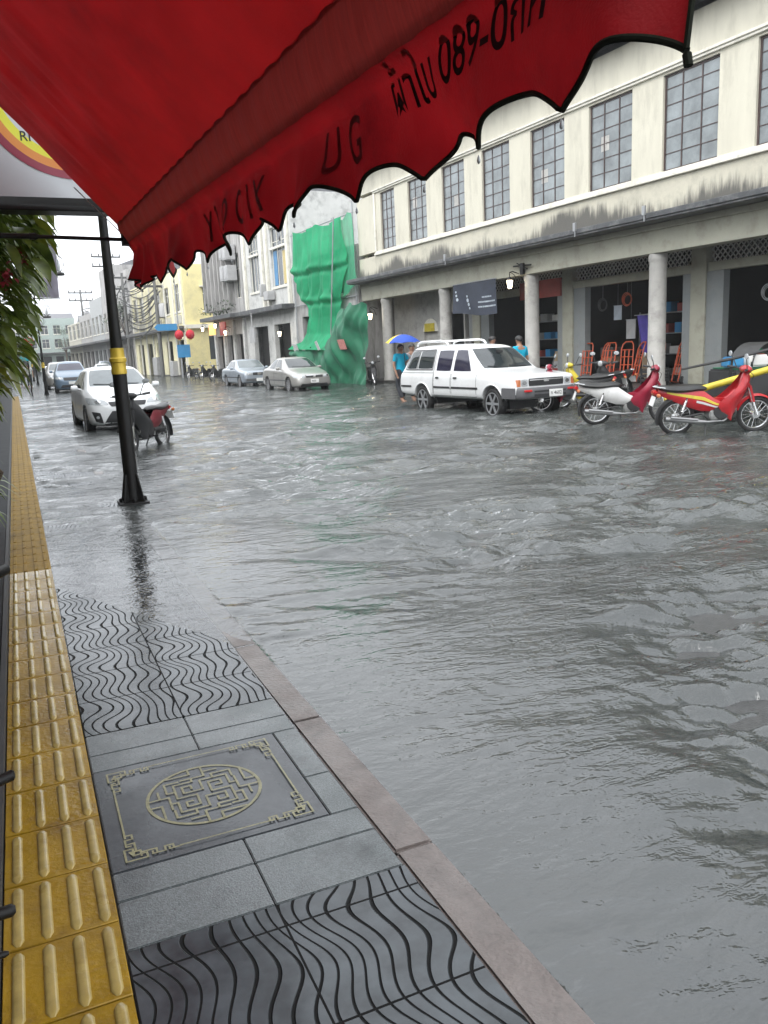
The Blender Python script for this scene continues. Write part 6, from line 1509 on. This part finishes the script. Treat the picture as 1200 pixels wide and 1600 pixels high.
# vendor's tricycle behind the red motorcycle: yellow beam, tarred box, wheels
vt = thing('vendor_cart', 'vendor side cart with a long yellow beam behind the red motorcycle', 'cart', (11.2, 9.9, -.055), R(-20))
g = MB(); g.tube([(-1.45, .10, .50), (1.3, -.35, 1.22)], .055, 12); g.build('beam', 'yellow', vt)
g = MB(); g.tube([(-1.05, .35, .98), (-.2, .28, 1.12), (.9, .1, 1.35)], [.018, .028, .022], 8); g.tube([(-.2, .28, 1.12), (-.2, .4, .5)], .02, 6); g.build('pole', 'blackmatte', vt)
g = MB(); g.bb(-.15, 1.5, .30, 1.25, .42, .92); g.build('cart_box', 'blackmatte', vt, bevel=.03)
g = MB(); g.bb(-.10, 1.4, .35, 1.2, .922, .95); g.build('cart_top', 'net3', vt, bevel=.01)
for x, y in ((.1, 1.35), (1.2, 1.35), (.65, .2)):
    g = MB(); g.torus((x, y, .30), .26, .035, 'Y', 26, 8); 
    for i in range(10):
        a = math.pi * 2 * i / 10; g.tube([(x, y, .30), (x + .25 * math.cos(a), y, .30 + .25 * math.sin(a))], .004, 4)
    g.build('wheel', 'rubber', vt)
g = MB(); g.box((.35, .55, 1.06), (.34, .3, .2)); tg = g.build('package', 'plate', None, bevel=.03); tg.location = (11.2, 9.9, -.055); tg.rotation_euler = (0, 0, R(-20)); tag(tg, 'white wrapped package on top of the vendor cart', 'package')
g = MB(); g.box((-.02, .62, 1.05), (.28, .3, .18)); tg = g.build('package', 'sign_blue', None, bevel=.03); tg.location = (11.2, 9.9, -.055); tg.rotation_euler = (0, 0, R(-20)); tag(tg, 'light blue package beside the white one on the cart', 'package')
g = MB(); g.grid(lambda a, b: (.55 + .35 * math.cos(3.14 * a), .75 + .8 * (b - .5), .95 + .42 * math.sin(3.14 * a)), 14, 6); tg = g.build('hood', 'seatblack', vt, ang=180)

# ------------------------------------------------------------------ street sign post with lanterns, poles and cables down the street
sp_ = thing('street_sign_post', 'slim grey post with blue street sign at the lane corner', 'sign post', (12.15, 65.5, -.05))
g = MB(); g.lathe([(.09, 0), (.07, 2), (.055, 6), (.04, 10.4)], n=12); g.tube([(0, 0, 8.8), (-.7, 0, 9.2), (-1.3, 0, 9.15)], .03, 6); g.build('post', 'steel', sp_)
g = MB(); g.bb(-1.6, -.1, -.03, .03, 3.72, 4.22); g.prism([(-1.6, 3.72), (-1.85, 3.97), (-1.6, 4.22)], -.03, .03); g.build('sign_plate', 'sign_blue', sp_, smooth=False)
g = MB(); g.bb(-.25, .75, -.10, -.05, 1.6, 2.6); g.build('information_board', 'sign_blue', sp_, bevel=.02)
g = MB(); g.lathe([(.05, 9.0), (.22, 8.95), (.26, 8.85), (.1, 8.8)], (-1.3, 0, 0), 12); g.build('lamp_head', 'signwhite', sp_)
for i, (x, lb) in enumerate(((-.35, 'round red paper lantern hanging by the blue street sign'), (.50, 'round red paper lantern right of the sign post'))):
    t = thing('paper_lantern', lb, 'lantern', (12.15 + x + .3, 65.2, 3.3), 0, 'red paper lanterns')
    g = MB(); g.lathe([(.10, -.36), (.24, -.28), (.33, -.10), (.34, .04), (.28, .24), (.11, .36)], n=20); g.build('shade', 'lantern_red', t)
    g = MB(); g.lathe([(.11, .36), (.11, .42)], n=12); g.lathe([(.11, -.42), (.11, -.36)], n=12); g.tube([(0, 0, .42), (-x - .3, .3, .9)], .01, 4); g.build('cap', 'gold', t)
t = thing('paper_lantern', 'far red paper lantern hanging beside the near pavement posts', 'lantern', (1.35, 70, 3.3), 0, 'red paper lanterns')
g = MB(); g.lathe([(.10, -.36), (.30, -.28), (.42, -.10), (.42, .04), (.35, .24), (.12, .36)], n=20); g.build('shade', 'lantern_red', t); g = MB(); g.tube([(0, 0, .36), (.2, 9., 2.6)], .01, 4); g.build('cap', 'gold', t)
t = thing('shop_sign', 'small teal sign board on a post by the near pavement', 'sign', (.72, 45, -.02)); g = MB(); g.bb(-.35, .35, -.04, .04, 1.75, 2.2); g.build('board', 'teal', t, smooth=False); g = MB(); g.tube([(0, .06, 0), (0, .06, 2.2)], .03, 8); g.build('post', 'black', t)
def power_pole(label, loc, h, rz, arms=2, grp='power poles'):
    t = thing('power_pole', label, 'power pole', loc, rz, grp)
    g = MB(); g.lathe([(.20, 0), (.13, h)], n=10); g.build('pole', 'concrete_pole', t)
    for i in range(arms):
        z = h - .4 - 1.1 * i; g = MB(); g.bb(-1.7, 1.7, -.08, .08, z - .18, z); 
        for x in (-1.6, -.8, .8, 1.6): g.lathe([(.06, z), (.09, z + .12), (.06, z + .25), (.03, z + .32)], (x, 0, 0), 8)
        g.build('crossarm', 'darkcast', t)
    g = MB(); g.lathe([(.05, h - 4.3), (.42, h - 4.2), (.42, h - 3.2), (.3, h - 3.05), (.05, h - 3.0)], (.55, 0, 0), 14); g.tube([(.4, 0, h - 3.0), (.3, 0, h - 2.2), (.2, 0, h - 1.5)], .03, 5); g.build('transformer', 'greybox', t)
    return t
pp = [(11.6, 104), (11.4, 90), (10.2, 128), (12.1, 74.5)]
lbs = ['tall power pole with double crossarms behind the near lamp post', 'power pole with transformer just past the corner building', 'farthest power pole at the bend', 'power pole at the end of the pale yellow facade']
for (x, y), lb, hh in zip(pp, lbs, (14.2, 10.5, 12., 9.4)): power_pole(lb, (x, y, -.05), hh, R(8))
def cable(a, b, sag):
    a = Vector(a); b = Vector(b); return [a.lerp(b, t) - Vector((0, 0, sag * 4 * t * (1 - t))) for t in np.linspace(0, 1, 12)]
g = MB(); pts_ = sorted(pp, key=lambda p: p[1])
for (xa, ya), (xb, yb) in zip(pts_, pts_[1:]):
    for i in range(18): 
        z = 4.4 + i * .30; g.tube(cable((xa + random.uniform(-.6, .6), ya, z + random.uniform(-.2, .2)), (xb + random.uniform(-.6, .6), yb, z + random.uniform(-.3, .3)), random.uniform(.3, 1.1)), .05, 4, cap=False)
cb = g.build('power_cables', 'cable', None); tag(cb, 'tangled bundle of black cables strung between the far power poles', 'cables')
tr_specs = [((11.6, 93.0), 9.6, 'dark leafy tree among the wires past the corner building'), ((8.5, 150), 8.0, 'small far tree in front of the green block'), ((12.2, 136), 7.2, 'dim tree at the bend of the street')]
for (x, y), h, lb in tr_specs:
    t = thing('street_tree', lb, 'tree', (x, y, -.05), 0, 'far street trees')
    g = MB(); g.tube([(0, 0, 0), (.1, 0, h * .4), (0, .1, h * .75)], [.16, .12, .05], 8)
    for i in range(5): a = i * 1.3; g.tube([(.08, 0, h * .4), (.9 * math.cos(a), .9 * math.sin(a), h * .7)], [.07, .02], 5)
    g.build('trunk', 'bark', t)
    g = MB()
    for c in range(16):
        cc = Vector((random.gauss(0, .8), random.gauss(0, .8), h * random.uniform(.5, .98)))
        for i in range(60):
            p = cc + Vector((random.gauss(0, .32), random.gauss(0, .32), random.gauss(0, .26))); d = Vector((random.gauss(0, 1), random.gauss(0, 1), random.gauss(-.3, .6))).normalized() * random.uniform(.12, .28); n_ = d.orthogonal().normalized() * .05
            g.add([p, p + d * .5 + n_, p + d, p + d * .5 - n_], [(0, 1, 2, 3)])
    g.build('crown', 'farleaf', t, smooth=False)
# roof-top scaffold frame above the netting
t = thing('roof_aerial', 'thin metal frame standing on the roof behind the netting', 'aerial', street(1.2, 18.3, 7.3), ANG)
g = MB()
for y in (-.25, .25):
    for x in (0, .5): g.tube([(x, y, 0), (x, y, 1.7)], .018, 5)
for z in (.4, .9, 1.4, 1.7):
    g.tube([(0, -.25, z), (0, .25, z)], .014, 5); g.tube([(.5, -.25, z), (.5, .25, z)], .014, 5); g.tube([(0, -.25, z), (.5, -.25, z)], .014, 5)
g.build('aerial_frame', 'steel', t)
# ------------------------------------------------------------------ rain haze
HAZE = .0007
if HAZE:
    g = MB(); g.bb(-60, 110, -25, 260, -1.6, 17.5); hz = g.build('haze', None, None, smooth=False)
    m = bpy.data.materials.new('rain_haze'); m.use_nodes = True; nt = m.node_tree; nt.nodes.remove(nt.nodes['Principled BSDF'])
    v = nt.nodes.new('ShaderNodeVolumePrincipled'); v.inputs['Color'].default_value = (.93, .95, .97, 1); v.inputs['Density'].default_value = HAZE; v.inputs['Anisotropy'].default_value = .2
    nt.links.new(v.outputs[0], nt.nodes['Material Output'].inputs['Volume']); hz.data.materials.append(m); hz['kind'] = 'stuff'
    SC.cycles.volume_bounces = 1
